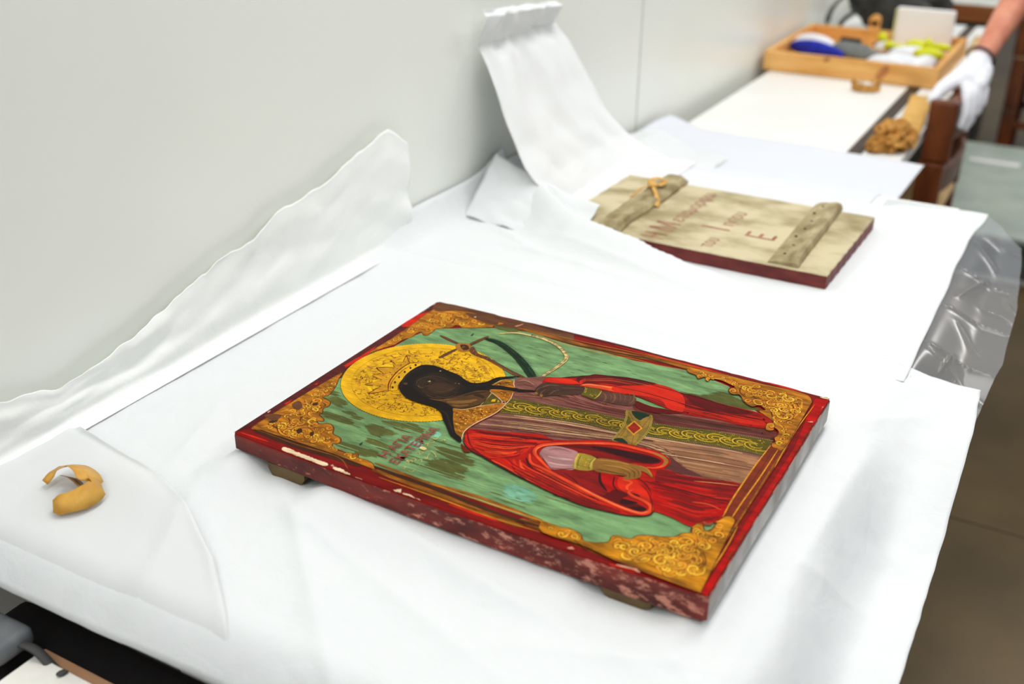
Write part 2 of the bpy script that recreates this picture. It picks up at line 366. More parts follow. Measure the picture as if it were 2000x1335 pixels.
# ------------------------------------------------------------------ the painted icon
IW, IH, ITOP = 463.0, 349.0, .032      # panel size in mm, height of its painted face above the base (m)
COLS = dict(green=(122, 162, 108), olive=(94, 100, 50), greenl=(134, 174, 120), greend=(44, 62, 38), teal=(118, 176, 146), tealp=(128, 190, 158), maroon=(92, 32, 30), redb=(204, 36, 14), darkbr=(68, 36, 18), goldd=(156, 94, 24),
 goldl=(222, 150, 36), brownw=(108, 66, 40), brown=(92, 40, 12), redd=(132, 18, 16), redbr=(124, 46, 22), gold=(196, 122, 26), goldy=(240, 186, 52), brownr=(112, 34, 12), goldb=(206, 134, 18), yellow=(232, 178, 24), black=(30, 24, 14),
 yellowo=(216, 156, 32), ochre=(168, 110, 42), yellowb=(244, 198, 30), staff=(104, 62, 42), leaf=(22, 48, 28), leafl=(44, 82, 48), leafd=(12, 28, 16), cream=(228, 208, 140), mauve=(138, 86, 76), mauved=(90, 46, 42), tan=(164, 116, 82),
 tanl=(198, 160, 116), tand=(124, 82, 52), mauver=(104, 46, 38), oliveg=(94, 84, 22), stoled=(44, 40, 14), stoley=(196, 160, 38), stoleo=(130, 106, 24), claspo=(138, 110, 46), clasp=(164, 126, 52), redc=(150, 36, 22), claspl=(188, 164, 70),
 red=(182, 20, 8), maroonr=(92, 10, 11), orange=(226, 74, 32), orangel=(242, 134, 76), maroond=(46, 9, 14), redm=(182, 9, 4), mauvel=(164, 116, 116), mauvell=(194, 156, 146), robedk=(90, 56, 46), stoley2=(154, 130, 44), skin=(138, 94, 38),
 skinl=(172, 124, 52), skind=(84, 56, 22), skindk=(70, 46, 36), skind2=(108, 76, 56), creamp=(232, 198, 164), hair=(26, 18, 15), hairl=(44, 34, 28), hairb=(24, 18, 20), facea=(36, 26, 19), faceb=(50, 36, 24), facec=(66, 46, 30), neck=(88, 60, 30),
 neckl=(134, 94, 44), neckd=(54, 36, 20), facel=(96, 68, 42), faced=(32, 22, 16), creamy=(202, 186, 108), gesso=(238, 214, 176), gessop=(222, 152, 128), woodworn=(92, 70, 38))
def pmat(n):
    key = 'paint_' + n
    if key in MATS: return MATS[key]
    c = COLS[n]; big = n in ('green', 'red', 'redd', 'redm', 'maroon', 'gold', 'goldb', 'yellow', 'hair', 'mauve', 'tan', 'brownw', 'goldd', 'mauver')
    m = mat(key, c, tuple(v * (.60 if n in ('gold', 'goldb', 'goldd') else .86 if n == 'yellow' else .74 if big else .82) for v in c), 110 if 'gold' in n else 60, .5, .06, 7, (.45, 1.7, 1) if n != 'yellow' else (1, 1.2, 1))
    # dark grain and pinholes of old varnish over every colour
    N = m.node_tree.nodes; L = m.node_tree.links; b = N['Principled BSDF']; old = b.inputs['Base Color'].links[0].from_socket
    tc = N.new('ShaderNodeTexCoord'); mp = N.new('ShaderNodeMapping'); mp.inputs['Scale'].default_value = (.35, 2.2, 1); nz = N.new('ShaderNodeTexNoise'); nz.inputs['Scale'].default_value = 330; nz.inputs['Detail'].default_value = 4
    L.new(tc.outputs['Object'], mp.inputs[0]); L.new(mp.outputs[0], nz.inputs['Vector'])
    n2 = N.new('ShaderNodeTexNoise'); n2.inputs['Scale'].default_value = 9; n2.inputs['Detail'].default_value = 5; L.new(tc.outputs['Object'], n2.inputs['Vector'])
    ml = N.new('ShaderNodeMath'); ml.operation = 'MULTIPLY'; L.new(nz.outputs[0], ml.inputs[0]); L.new(n2.outputs[0], ml.inputs[1])
    rp = N.new('ShaderNodeValToRGB'); rp.color_ramp.elements[0].position = .16; rp.color_ramp.elements[1].position = .30; rp.color_ramp.elements[0].color = (.50, .40, .28, 1); rp.color_ramp.elements[1].color = (1, 1, 1, 1); L.new(ml.outputs[0], rp.inputs[0])
    mx = N.new('ShaderNodeMixRGB'); mx.blend_type = 'MULTIPLY'; mx.inputs[0].default_value = .5; L.new(old, mx.inputs[1]); L.new(rp.outputs[0], mx.inputs[2]); L.new(mx.outputs[0], b.inputs['Base Color'])
    return m

icon = thing('painted_icon', 'red-bordered painted icon of a crowned haloed saint on creased tissue', 'icon painting', (-.3995, .8075, ZT + .003), math.radians(-.87))
def loc(u, v, z=0.): return ((u - IW / 2) / 1000, (v - IH / 2) / 1000, z)

def panel_mesh():
    # outline with gently bowed long edges and softened corners
    out = []
    def bow(u): return 5.0 * math.sin(math.pi * u / IW) ** .8
    n = 60
    for i in range(n + 1): 
        u = 3 + (IW - 6) * i / n; out.append((u, -bow(u) + .35 * math.sin(u * .9) * math.sin(u * .23), 0))
    for i in range(24): 
        v = 3 + (IH - 6) * i / 23; out.append((IW + .5 * math.sin(v * .21) * math.sin(v * .6), v, 1))
    for i in range(n + 1): 
        u = IW - 3 - (IW - 6) * i / n; out.append((u, IH + .85 * bow(u) + .5 * math.sin(u * .7) * math.sin(u * .31), 2))
    for i in range(24): 
        v = IH - 3 - (IH - 6) * i / 23; out.append((.3 * math.sin(v * .3), v, 3))
    bm = bmesh.new(); c = Vector((IW / 2, IH / 2))
    rings = []
    for dz, ins in ((ITOP, 1.6), (ITOP - .0006, .5), (ITOP - .002, 0), (None, 0), (None, 1.2)):
        r = []
        for (u, v, s) in out:
            uu = u + (ins if u < IW / 2 else -ins) * min(1, abs(u - IW / 2) / (IW / 2)) ** 8; vv = v + (ins if v < IH / 2 else -ins) * min(1, abs(v - IH / 2) / (IH / 2)) ** 6
            zz = dz if dz is not None else ITOP - (.0165 + .0085 * u / IW) + (.0012 if not ins else 0)
            r.append(bm.verts.new(loc(uu, vv, zz)))
        rings.append(r)
    m = len(out); bm.faces.new(rings[0]).material_index = 0
    for k, (a, b) in enumerate(zip(rings, rings[1:])):
        for i in range(m):
            f = bm.faces.new((a[(i + 1) % m], a[i], b[i], b[(i + 1) % m])); f.material_index = 0 if k < 1 else (2 if out[i][2] == 1 and k > 1 else 1)
    bm.faces.new(rings[-1][::-1]).material_index = 3
    return bm
def rim_mat():
    m = mat('icon_rim', (132, 46, 36), (74, 24, 21), 40, .5, .3, 6, (.4, 1, 1), .2, 300)
    N = m.node_tree.nodes; L = m.node_tree.links; b = N['Principled BSDF']; old = b.inputs['Base Color'].links[0].from_socket
    tc = N.new('ShaderNodeTexCoord'); mp = N.new('ShaderNodeMapping'); mp.inputs['Scale'].default_value = (1, 1, 2.2); nz = N.new('ShaderNodeTexNoise'); nz.inputs['Scale'].default_value = 62; nz.inputs['Detail'].default_value = 8; nz.inputs['Roughness'].default_value = .7
    L.new(tc.outputs['Object'], mp.inputs[0]); L.new(mp.outputs[0], nz.inputs['Vector'])
    sx = N.new('ShaderNodeSeparateXYZ'); L.new(tc.outputs['Object'], sx.inputs[0])
    # more bare gesso towards the foot of the panel
    ma = N.new('ShaderNodeMath'); ma.operation = 'MULTIPLY_ADD'; ma.inputs[1].default_value = .27; L.new(sx.outputs[0], ma.inputs[0]); L.new(nz.outputs[0], ma.inputs[2])
    rp = N.new('ShaderNodeValToRGB'); rp.color_ramp.elements[0].position = .545; rp.color_ramp.elements[1].position = .63; L.new(ma.outputs[0], rp.inputs[0])
    mx = N.new('ShaderNodeMixRGB'); mx.inputs[2].default_value = lin((196, 128, 108)); L.new(rp.outputs[0], mx.inputs[0]); L.new(old, mx.inputs[1]); L.new(mx.outputs[0], b.inputs['Base Color'])
    return m
M_foot = mat('icon_foot_edge', (206, 202, 198), (150, 144, 138), 30, .6, .3, 6, (1, 1, .6), .2, 200)
M_back = mat('icon_wood', (112, 92, 58), (84, 66, 40), 26, .6, .3, 6, (1, 6, 1))
from_bm('panel', panel_mesh(), [pmat('redd'), rim_mat(), M_foot, M_back], icon)
for u0 in (42, 378):
    bm = bmesh.new()
    w = 42; h_ = ITOP - (.0165 + .0085 * (u0 + 21) / IW) + .0003; prof = [(-w / 2, h_), (w / 2, h_), (w / 2, h_ * .6), (w / 2 - 4, h_ * .18), (w / 2 - 9, .0), (-w / 2 + 9, .0), (-w / 2 + 4, h_ * .18), (-w / 2, h_ * .6)]
    a = [bm.verts.new(loc(u0 + x + w / 2, -1.5, z)) for x, z in prof]; b = [bm.verts.new(loc(u0 + x + w / 2, IH - 8, z)) for x, z in prof]
    for i in range(8): bm.faces.new((a[i], a[(i + 1) % 8], b[(i + 1) % 8], b[i]))
    bm.faces.new(a[::-1]); bm.faces.new(b)
    bmesh.ops.recalc_face_normals(bm, faces=bm.faces[:])
    tag(from_bm('batten', bm, M_back, icon), 'bare brown wooden batten')

class Layer:
    """collects the flat brush work of one painted element"""
    def __init__(s): s.V = []; s.F = []; s.M = []; s.mats = []
    def mi(s, n):
        if n not in s.mats: s.mats.append(n)
        return s.mats.index(n)
    def poly(s, P, m, z):
        if len(P) < 3: return
        v = [Vector((p[0], p[1], 0)) for p in P]; b = len(s.V); s.V += [loc(p[0], p[1], z) for p in P]; k = s.mi(m)
        for t in tessellate_polygon([v]):
            a, bb, c = v[t[0]], v[t[1]], v[t[2]]
            if (bb - a).cross(c - a).z < 0: t = (t[0], t[2], t[1])
            s.F.append((b + t[0], b + t[1], b + t[2])); s.M.append(k)
    def stroke(s, P, w, m, z, k=4):
        P = catmull(P, k); n = len(P); b = len(s.V); kk = s.mi(m)
        for i, p in enumerate(P):
            tg = P[min(i + 1, n - 1)] - P[max(i - 1, 0)]; l = math.hypot(*tg) or 1; nx, ny = -tg[1] / l, tg[0] / l
            t = i / (n - 1); hw = w / 2 * (.35 + .65 * math.sin(math.pi * min(max(t, .0), 1.)) ** .45)
            zz = z + t * 2.5e-7; s.V += [loc(p[0] - nx * hw, p[1] - ny * hw, zz), loc(p[0] + nx * hw, p[1] + ny * hw, zz)]
        for i in range(n - 1): s.F.append((b + 2 * i, b + 2 * i + 2, b + 2 * i + 3, b + 2 * i + 1)); s.M.append(kk)
    def dot(s, c, r, m, z, n=6): s.poly([(c[0] + r * math.cos(6.2832 * i / n), c[1] + r * math.sin(6.2832 * i / n)) for i in range(n)], m, z)
    def build(s, name, parent):
        me = bpy.data.meshes.new(name); me.from_pydata(s.V, [], s.F)
        o = link(name, me, [pmat(n) for n in s.mats], parent)
        for p, k in zip(me.polygons, s.M): p.material_index = k
        return o

PAINT = """
painted_field~P0~green~0~158 255 160 1440 191 1398 280 2533 372 2822 949 3189 1381 3308 2624 3251 3213 3331 3664 3215 4223 2729 4355 1564 4458 1032 4258 625 3546 131 3137 210 2044 212 1396 213 1054 271
painted_field~O~olive~1~313 935 341 996 413 1048 562 975 553 891 422 928
painted_field~O~olive~1~491 709 523 762 635 760 758 765 827 722 801 673 694 660 612 695 583 662
painted_field~O~olive~1~640 695 705 716 818 733 823 679 715 656
painted_field~O~olive~1~677 835 725 881 758 849 723 811
painted_field~O~olive~1~778 810 839 838 857 789 817 783
painted_field~O~olive~1~281 1096 356 1122 388 1069 359 1033
painted_field~O~olive~1~1069 693 1052 781 1111 805 1275 762 1307 685 1234 673 1162 652
painted_field~O~olive~1~1101 876 1223 937 1363 987 1508 942 1493 879 1406 839 1303 821 1167 849
painted_field~O~olive~1~1144 558 1216 579 1331 553 1427 497 1402 453 1266 484 1187 499
painted_field~O~olive~1~1790 751 1887 788 2028 780 2145 720 2197 635 2069 627 1912 663 1846 673
painted_field~O~olive~1~1265 392 1318 413 1416 371 1390 336 1316 322
painted_field~O~olive~1~1906 463 2039 465 2253 459 2240 396 2091 383 1923 397
painted_field~O~olive~1~976 316 1004 394 1160 394 1325 400 1378 327 1257 285 1144 323 1033 288
painted_field~O~olive~1~1034 729 1081 806 1219 614 1112 646
painted_field~O~olive~1~1841 522 1971 622 2185 585 2190 497 2021 443 1907 422
painted_field~O~olive~1~926 3228 1037 3347 1195 3301 1198 3217 1052 3164
painted_field~O~olive~1~3337 2869 3517 2885 3686 3075 3876 2978 4075 2920 3997 2846 3794 2841 3544 2811
painted_field~G~olive~0~600 300 3000 950
painted_field~G~olive/greend~1~1100 2550 3300 3180
painted_field~O~teal~0.4~2599 515 2744 600 2914 507 2903 396 2735 360
painted_field~P1~tealp~0~1498 703 1529 742 1593 738 1642 706 1637 631 1550 651
painted_field~P1~tealp~0~1607 904 1618 974 1675 965 1688 909 1639 880
painted_field~P1~greend~0~1132 431 1138 481 1156 422
painted_field~P1~greend~0~819 2885 820 2960 844 2890
painted_frame~P0~maroon~0~9 8 13 3449 90 3224 110 2559 206 1378 85 747 75 165
painted_frame~P0~redb~0~10 2704 9 2862 18 3066 91 3208 110 2928 114 2722 59 2689
painted_frame~P0~redb~0~97 1578 81 1797 82 2145 121 2008 128 1794 107 1584
painted_frame~P0~redb~0~56 668 66 771 87 721 82 660
painted_frame~P0~redb~0~52 1119 67 1178 90 1132
painted_frame~P0~redb~0~62 1604 75 1794 101 2086 104 1999 109 1769 93 1592
painted_frame~P0~darkbr~0~94 159 111 762 129 1520 176 1470 159 773 140 186
painted_frame~S~goldd~0.9~89 165 90 515 100 845 116 1185 137 1515
painted_frame~S~goldd~0.8~181 1392 149 1806 160 2421 123 2811 99 3213
painted_frame~S~goldl~0.6~119 1961 119 2221 118 2521 111 2840 96 3216
painted_frame~P0~brownw~0~90 3224 44 3325 55 3462 235 3491 473 3498 768 3505 920 3473 1260 3515 1771 3521 1894 3278 1367 3334 919 3241 915 3221 607 3203 224 3200
painted_frame~S~maroon~4.5~1208 3494 1553 3498 1987 3502 2515 3501 2871 3481 3444 3452 3855 3438 4332 3457
painted_frame~S~redb~3~2288 3468 2807 3460 3166 3453 3586 3438
painted_frame~S~redb~3.5~3952 3485 4136 3483 4331 3477
painted_frame~S~goldd~8.5~1177 3308 1374 3321 1667 3309 2091 3298 2581 3350 2767 3385 3136 3385 3618 3345 4154 3321 4380 3334
painted_frame~S~darkbr~3~1510 3283 1833 3259 2101 3278 2584 3342 2703 3364 3152 3344
painted_frame~S~goldl~0.8~1409 3257 1852 3221 2259 3231 2610 3283 2812 3276 3170 3299
painted_frame~S~goldl~0.7~1356 3355 1916 3374 2548 3425 2744 3440 3115 3439 3595 3412 4000 3398
painted_frame~S~brown~0.6~1214 3347 1647 3348 2567 3382 3128 3406 3607 3377 4271 3360
painted_frame~S~redd~7~117 76 382 67 741 64 1084 66 1527 34 2181 4 2657 8 3078 -3 3486 4 3903 14 4290 27 4550 37
painted_frame~S~redb~2.5~62 47 245 50 390 51
painted_frame~S~redb~2.5~2338 44 2578 42 2821 45
painted_frame~S~redb~3~3831 -7 3952 -4 4052 -1
painted_frame~S~darkbr~9~134 151 411 139 771 135 1104 151 1363 143
painted_frame~S~goldd~8~1481 157 1774 141 2106 118 2470 121 2959 86 2985 142 3314 130 3750 84 4153 67 4493 40
painted_frame~S~goldd~4~1438 247 1710 234 2037 222 2507 258 3111 224 3023 192
painted_frame~S~darkbr~4.5~1472 199 1747 181 2063 183 2451 152 2818 132 3184 150
painted_frame~S~goldl~1~1604 78 2135 73 2744 59 3186 84
painted_frame~S~brown~0.8~1523 115 2118 99 2722 96 3275 126 3431 108 3963 56
painted_frame~S~goldl~1~2034 227 2531 219 2996 226 3233 208
painted_frame~S~goldd~1~94 159 305 155 678 141 1096 161 1296 48
corner_ornament~P1~gold~0~94 159 95 509 105 956 143 1450 197 1347 251 1246 294 1141 320 1046 318 1000 294 959 366 939 428 914 459 844 442 783 491 709 485 671 576 624 591 583 545 572 588 540 679 586 762 537 816 456 912 434 960 384 958 329 918 313 979 257 1070 250 1165 261 1198 296 1232 285 1262 244 1319 247 1369 248 1433 227 1489 174 1485 157 1080 181 822 180 471 174 199 173
corner_ornament~S~brown~0.9~94 159 95 509 105 956 143 1450 197 1347 251 1246 294 1141 320 1046 318 1000 294 959 366 939 428 914 459 844 442 783 491 709 485 671 576 624 591 583 545 572 588 540 679 586 762 537 816 456 912 434 960 384 958 329 918 313 979 257 1070 250 1165 261 1198 296 1232 285 1262 244 1319 247 1369 248 1433 227 1489 174 1485 157 1080 181 822 180 471 174 199 173
corner_ornament~S~brown~1.1~165 201 223 284 397 241 582 192 704 218
corner_ornament~S~brown~1.1~266 309 366 223 507 196 630 221
corner_ornament~S~brown~1.1~110 382 146 471 281 467 358 396 459 407 513 520
corner_ornament~S~brown~1.1~284 620 371 537 426 436
corner_ornament~S~brown~1.1~188 807 271 751 366 703
corner_ornament~S~brown~1.1~252 952 278 860 262 798
corner_ornament~S~brown~1.1~361 874 424 841 411 764
corner_ornament~S~goldl~1.9~161 215 209 267 275 266
corner_ornament~S~goldl~1.9~296 295 408 216 544 217
corner_ornament~S~goldl~1.9~181 839 243 787
corner_ornament~S~goldl~1.9~402 881 440 868
corner_ornament~S~goldl~1.9~216 913 252 845
corner_ornament~S~goldl~1.9~161 1287 174 1333
corner_ornament~S~goldl~1.9~127 528 177 591 287 571
corner_ornament~S~goldl~1.9~397 619 407 676
corner_ornament~S~goldl~1.9~538 535 567 487 619 501
corner_ornament~S~goldl~1.9~735 456 791 442
corner_ornament~S~goldl~1.9~759 204 809 218
corner_ornament~S~goldl~1.9~836 295 896 285
corner_ornament~S~brown~1~432 456 401 490 365 508 335 506 320 488 322 463 338 439 358 425 377 422 387 429 387 441
corner_ornament~S~goldl~1.9~407 474 377 495 349 499 332 488 329 468 339 448 355 434 370 430 378 434 380 442 375 450
corner_ornament~S~brown~1~613 466 586 460 555 472 531 495 521 521 524 541 538 549 556 546 571 534 579 521 578 511
corner_ornament~S~goldl~1.9~610 487 593 475 571 477 549 490 536 509 534 525 541 535 552 536 562 530 568 522 568 516
corner_ornament~S~brown~1~496 311 491 377 523 417 577 421 632 394 670 350 682 307 671 278 644 269 616 278 596 298
corner_ornament~S~goldl~1.9~541 278 519 334 529 376 562 393 603 385 637 359 654 328 653 304 639 294 621 297 610 308
corner_ornament~S~brown~1~382 829 385 786 364 761 331 759 297 776 272 804 264 831 271 849 286 853 302 847
corner_ornament~S~goldl~1.9~352 851 366 814 360 787 339 777 314 783 293 800 283 819 284 833 292 837 302 834
corner_ornament~S~brown~1~928 335 944 347 947 368 938 390 921 406 904 412 892 408 887 398 890 387 898 379
corner_ornament~S~goldl~1.9~935 348 941 364 937 382 924 398 910 405 898 404 893 397 894 389 899 382 905 380
corner_ornament~S~brown~1~755 525 756 500 744 486 724 484 704 494 690 510 686 526 690 537 699 539 709 536
corner_ornament~S~goldl~1.9~738 539 746 517 742 501 729 495 714 498 702 508 697 519 697 527 702 530 708 528
corner_ornament~S~brown~1~433 594 400 606 374 631 361 658 364 679 377 688 394 685 408 675 415 663
corner_ornament~S~goldl~1.9~441 610 416 612 393 626 379 646 375 663 382 673 392 674 402 669 406 661
corner_ornament~S~brown~1~177 587 175 619 190 637 215 639 241 626 259 606 265 586 260 573 249 570 237 574
corner_ornament~S~goldl~1.9~200 571 189 598 194 618 209 625 228 621 243 609 251 595 250 585 244 582 237 584
corner_ornament~C~brown/brown/brownr|goldl/goldl/goldy~74,1.27,2.93~161 215 168 831 303 947 417 802 465 626 628 490 787 471 911 402 900 302 789 221 523 220 260 208
corner_ornament~C~brown/brown/brownr|goldl/goldl/goldy~16,1.02,1.78~935 292 1064 247 1226 282 1429 210 1333 183 1065 202 882 215
corner_ornament~C~brown/brown/brownr|goldl/goldl/goldy~40,1.02,2.17~149 208 187 512 207 783 335 789 546 640 538 535 714 541 882 416 896 285 721 197 366 191
corner_ornament~C~brown/brown/brownr|goldl/goldl/goldy~26,0.89,1.66~139 867 167 1406 245 1242 300 999
corner_ornament~S~darkbr~5~134 464 197 367 167 316
corner_ornament~P1~darkbr~0~292 807 327 845 349 806 322 781
corner_ornament~P1~darkbr~0~480 338 498 381 546 345 536 291
corner_ornament~P1~darkbr~0~616 370 646 388 675 341 659 316
corner_ornament~P1~brownw~0~53 383 80 449 187 478 197 367
corner_ornament~P1~brownw~0~134 688 149 785 252 705 240 629
corner_ornament.001~P1~gold~0~109 1975 121 2544 90 3224 192 3250 236 3334 399 3385 576 3410 844 3344 993 3344 920 3245 916 3188 838 3131 705 3041 637 3001 583 3034 533 3015 538 2963 486 2911 405 2830 410 2779 412 2717 414 2644 371 2629 323 2674 295 2679 280 2617 290 2518 257 2457 238 2373 237 2281 175 2143
corner_ornament.001~S~brown~0.9~109 1975 121 2544 90 3224 192 3250 236 3334 399 3385 576 3410 844 3344 993 3344 920 3245 916 3188 838 3131 705 3041 637 3001 583 3034 533 3015 538 2963 486 2911 405 2830 410 2779 412 2717 414 2644 371 2629 323 2674 295 2679 280 2617 290 2518 257 2457 238 2373 237 2281 175 2143
corner_ornament.001~S~brown~1.1~163 2762 211 2834 311 2828 340 2770 260 2733
corner_ornament.001~S~brown~1.1~178 3195 214 3035 332 2884
corner_ornament.001~S~brown~1.1~437 3168 481 3039 425 2962
corner_ornament.001~S~brown~1.1~135 2510 240 2426
corner_ornament.001~S~brown~1.1~160 2337 217 2310
corner_ornament.001~S~goldl~1.9~256 2796 335 2821 399 2752 365 2689
corner_ornament.001~S~goldl~1.9~206 3167 273 3275 435 3326
corner_ornament.001~S~brown~1~457 3113 460 3058 436 3030 396 3037 358 3071 334 3116 333 3153 351 3170 377 3164 401 3141 413 3114 411 3095 400 3089
corner_ornament.001~S~goldl~1.9~429 3141 444 3093 436 3059 410 3051 380 3068 357 3098 348 3128 355 3147 371 3149 387 3138 397 3122 398 3110 393 3106
corner_ornament.001~S~brown~1~395 2762 371 2796 342 2815 319 2816 307 2800 309 2776 321 2753 338 2738 352 2734 360 2740 360 2751
corner_ornament.001~S~goldl~1.9~376 2781 352 2802 330 2808 317 2799 315 2781 322 2762 335 2748 346 2742 353 2746 354 2753 351 2760
corner_ornament.001~S~brown~1~211 2603 174 2621 143 2655 127 2693 129 2722 145 2734 168 2729 188 2711 200 2690 201 2674 194 2666
corner_ornament.001~S~goldl~1.9~219 2622 192 2626 165 2646 147 2674 141 2699 148 2714 162 2716 177 2707 186 2694 189 2684 185 2679
corner_ornament.001~C~brown/brown/brownr|goldl/goldl/goldy~66,1.31,2.98~161 2568 153 3158 425 3343 831 3269 868 3160 617 3032 479 2950 372 2822 246 2725 253 2517
corner_ornament.001~C~brown/brown/brownr|goldl/goldl/goldy~15,0.95,1.55~123 2033 134 2552 243 2532 201 2239
corner_ornament.001~P1~brownw~0~460 3364 639 3402 895 3352 929 3262 803 3253 602 3289
corner_ornament.001~P1~brownw~0~173 3402 347 3389 192 3250 113 3249
halo~H~yellow~83.4~954 1760
crown~P0~yellowo~0~776 1400 649 1242 665 1424 501 1376 597 1539 453 1569 532 1660 397 1727 551 1826 426 1933 528 1880 553 1970 501 2109 622 1996 726 2013 735 1809 766 1640 849 1450
crown~C~brownr/darkbr/ochre|yellow/yellowb/ochre~60,0.48,0.96~689 1410 574 1412 617 1551 524 1641 529 1776 561 1854 572 2028 678 1999 613 1841 644 1653 708 1492
crown~S~brownr~0.8~776 1400 649 1242 665 1424
crown~S~brownr~0.7~665 1424 501 1376 597 1539
crown~S~brownr~0.6~597 1539 453 1569 532 1660
crown~S~brownr~0.7~532 1660 397 1727 551 1826
crown~S~brownr~0.9~551 1826 426 1933 528 1880
crown~S~brownr~0.9~553 1970 501 2109 622 1996 726 2013
crown~P0~yellowb~0~387 1751 455 1912 534 1831
crown~P0~yellowb~0~489 1948 501 2078 550 1969
crown~P0~yellowb~0~541 1449 587 1533 517 1492
crown~P0~yellowb~0~581 1403 662 1408 631 1334
crown~P1~yellow~0~774 1398 699 1514 649 1656 621 1830 629 1985 749 2011 735 1809 766 1640 792 1541 848 1442
crown~S~brownr~1.5~771 1397 696 1513 646 1655 618 1829 629 1985 691 2044
crown~S~gold~1.4~789 1407 721 1513 678 1645 656 1821 667 1962
crown~S~darkbr~0.8~853 1445 795 1543 771 1643 740 1812 752 2006
crown~P1~darkbr~0~768 1457 762 1484 788 1469 793 1441
crown~P1~darkbr~0~725 1558 719 1586 746 1570 750 1542
crown~P1~darkbr~0~696 1670 691 1698 717 1682 722 1653
crown~P1~darkbr~0~682 1793 677 1822 704 1805 708 1776
crown~P1~darkbr~0~683 1897 677 1926 704 1909 709 1879
crown~P1~darkbr~0~692 1977 687 2007 714 1990 719 1960
crown~P1~brownr~0~420 1925 417 1945 436 1935 438 1915
crown~P1~brownr~0~639 1243 637 1261 654 1252 656 1234
crown~P1~brownr~0~498 2100 495 2120 514 2109 517 2089
crown~P1~brownr~0~390 1720 388 1740 407 1730 409 1711
cross_staff~S~darkbr~4.6~530 2715 684 2673 861 2624
cross_staff~S~darkbr~4.6~1006 2965 963 2792 922 2596
cross_staff~S~darkbr~4.6~821 2242 844 2374 873 2534
cross_staff~S~darkbr~5.2~965 2573 1176 2508 1324 2472 1573 2378 1801 2308 1890 2267 2006 2223
cross_staff~S~staff~3.2~530 2715 684 2673 861 2624
cross_staff~S~staff~3.2~1006 2965 963 2792 922 2596
cross_staff~S~staff~3.2~821 2242 844 2374 873 2534
cross_staff~S~staff~3.8~965 2573 1176 2508 1324 2472 1573 2378 1801 2308 1890 2267 2006 2223
cross_staff~S~ochre~0.7~1023 2961 971 2755
cross_staff~S~ochre~0.7~1309 2451 1585 2356 1883 2256
cross_staff~S~ochre~0.7~843 2218 878 2457
cross_staff~P1~ochre~0~815 2581 828 2654 921 2692 1008 2598 1005 2532 913 2494
cross_staff~P1~darkbr~0~851 2618 915 2656 987 2586 948 2531
cross_staff~P1~staff~0~987 2586 1000 2658 1128 2542 1263 2529 1324 2472 1197 2474 1065 2505
cross_staff~S~darkbr~0.7~934 2594 932 2577 922 2570 908 2573 895 2584 888 2599 887 2611 891 2618 899 2618 906 2613 911 2606 912 2600
cross_staff~S~ochre~0.6~923 2570 911 2578 904 2589 901 2601 903 2608 909 2611 915 2608 921 2603 923 2597
cross_staff~S~darkbr~0.7~1135 2523 1133 2506 1123 2499 1109 2502 1097 2513 1090 2527 1089 2540 1094 2546 1101 2547 1108 2541 1113 2534 1114 2528
cross_staff~S~ochre~0.6~1124 2499 1113 2506 1105 2518 1103 2529 1105 2537 1111 2539 1117 2537 1122 2531 1125 2525
cross_staff~S~darkbr~0.7~1226 2514 1223 2497 1213 2490 1200 2493 1188 2504 1181 2518 1180 2531 1185 2537 1192 2538 1199 2532 1204 2525 1204 2519
cross_staff~S~ochre~0.6~1214 2490 1203 2498 1196 2509 1194 2520 1196 2528 1202 2530 1208 2528 1213 2522 1215 2517
cross_staff~S~darkbr~0.7~1288 2505 1285 2488 1275 2480 1262 2483 1250 2494 1243 2508 1242 2521 1247 2528 1254 2528 1262 2523 1266 2515 1267 2509
cross_staff~S~ochre~0.6~1276 2480 1266 2488 1258 2499 1256 2510 1258 2518 1264 2521 1270 2518 1275 2513 1277 2507
cross_staff~S~darkbr~0.7~1072 2580 1070 2563 1060 2556 1046 2559 1034 2570 1026 2585 1025 2597 1030 2604 1038 2604 1045 2599 1050 2592 1050 2586
cross_staff~S~ochre~0.6~1061 2556 1050 2564 1042 2575 1040 2587 1042 2594 1048 2597 1054 2594 1059 2589 1061 2583
palm_branch~P1~leaf~0~1002 2897 1103 2924 1257 2883 1441 2783 1642 2622 1803 2477 1955 2306 2006 2223 1910 2279 1776 2402 1533 2619 1294 2792 1103 2874
palm_branch~S~leaf~9~1002 2897 1189 2876 1433 2747 1644 2593 1827 2432 1978 2263
palm_branch~F~x~0~1015 2901 1263 2871 1644 2617 1961 2295
palm_branch~S~leafd~1.2~1018 2896 1274 2828 1587 2621 1817 2426 1993 2243
palm_branch~P1~leaf~0~2233 2130 2266 2181 2389 2097 2448 2025 2379 2045
banner~S~ochre~4.6~1071 3080 1216 3186 1401 3218 1579 3207 1769 3139 1908 3029 1973 2942 1995 2831 1983 2643 1961 2482 1958 2350
banner~S~cream~3.8~1071 3080 1216 3186 1401 3218 1579 3207 1769 3139 1908 3029 1973 2942 1995 2831 1983 2643 1961 2482 1958 2350
banner~P1~cream~0~1941 2312 1949 2383 1992 2359 2014 2289 1986 2256
banner~S~goldd~0.5~1074 3097 1219 3203 1404 3235 1582 3224 1772 3156 1911 3046 1976 2959 1998 2848 1986 2660 1964 2499 1961 2367
robe~P0~mauve~0~1737 2251 1958 2434 3002 2385 3779 2555 4270 2514 4409 2332 4495 1518 4363 1538 4185 1426 3452 1468 2542 1234 1886 1100 1832 1329 1912 1625 1919 1864
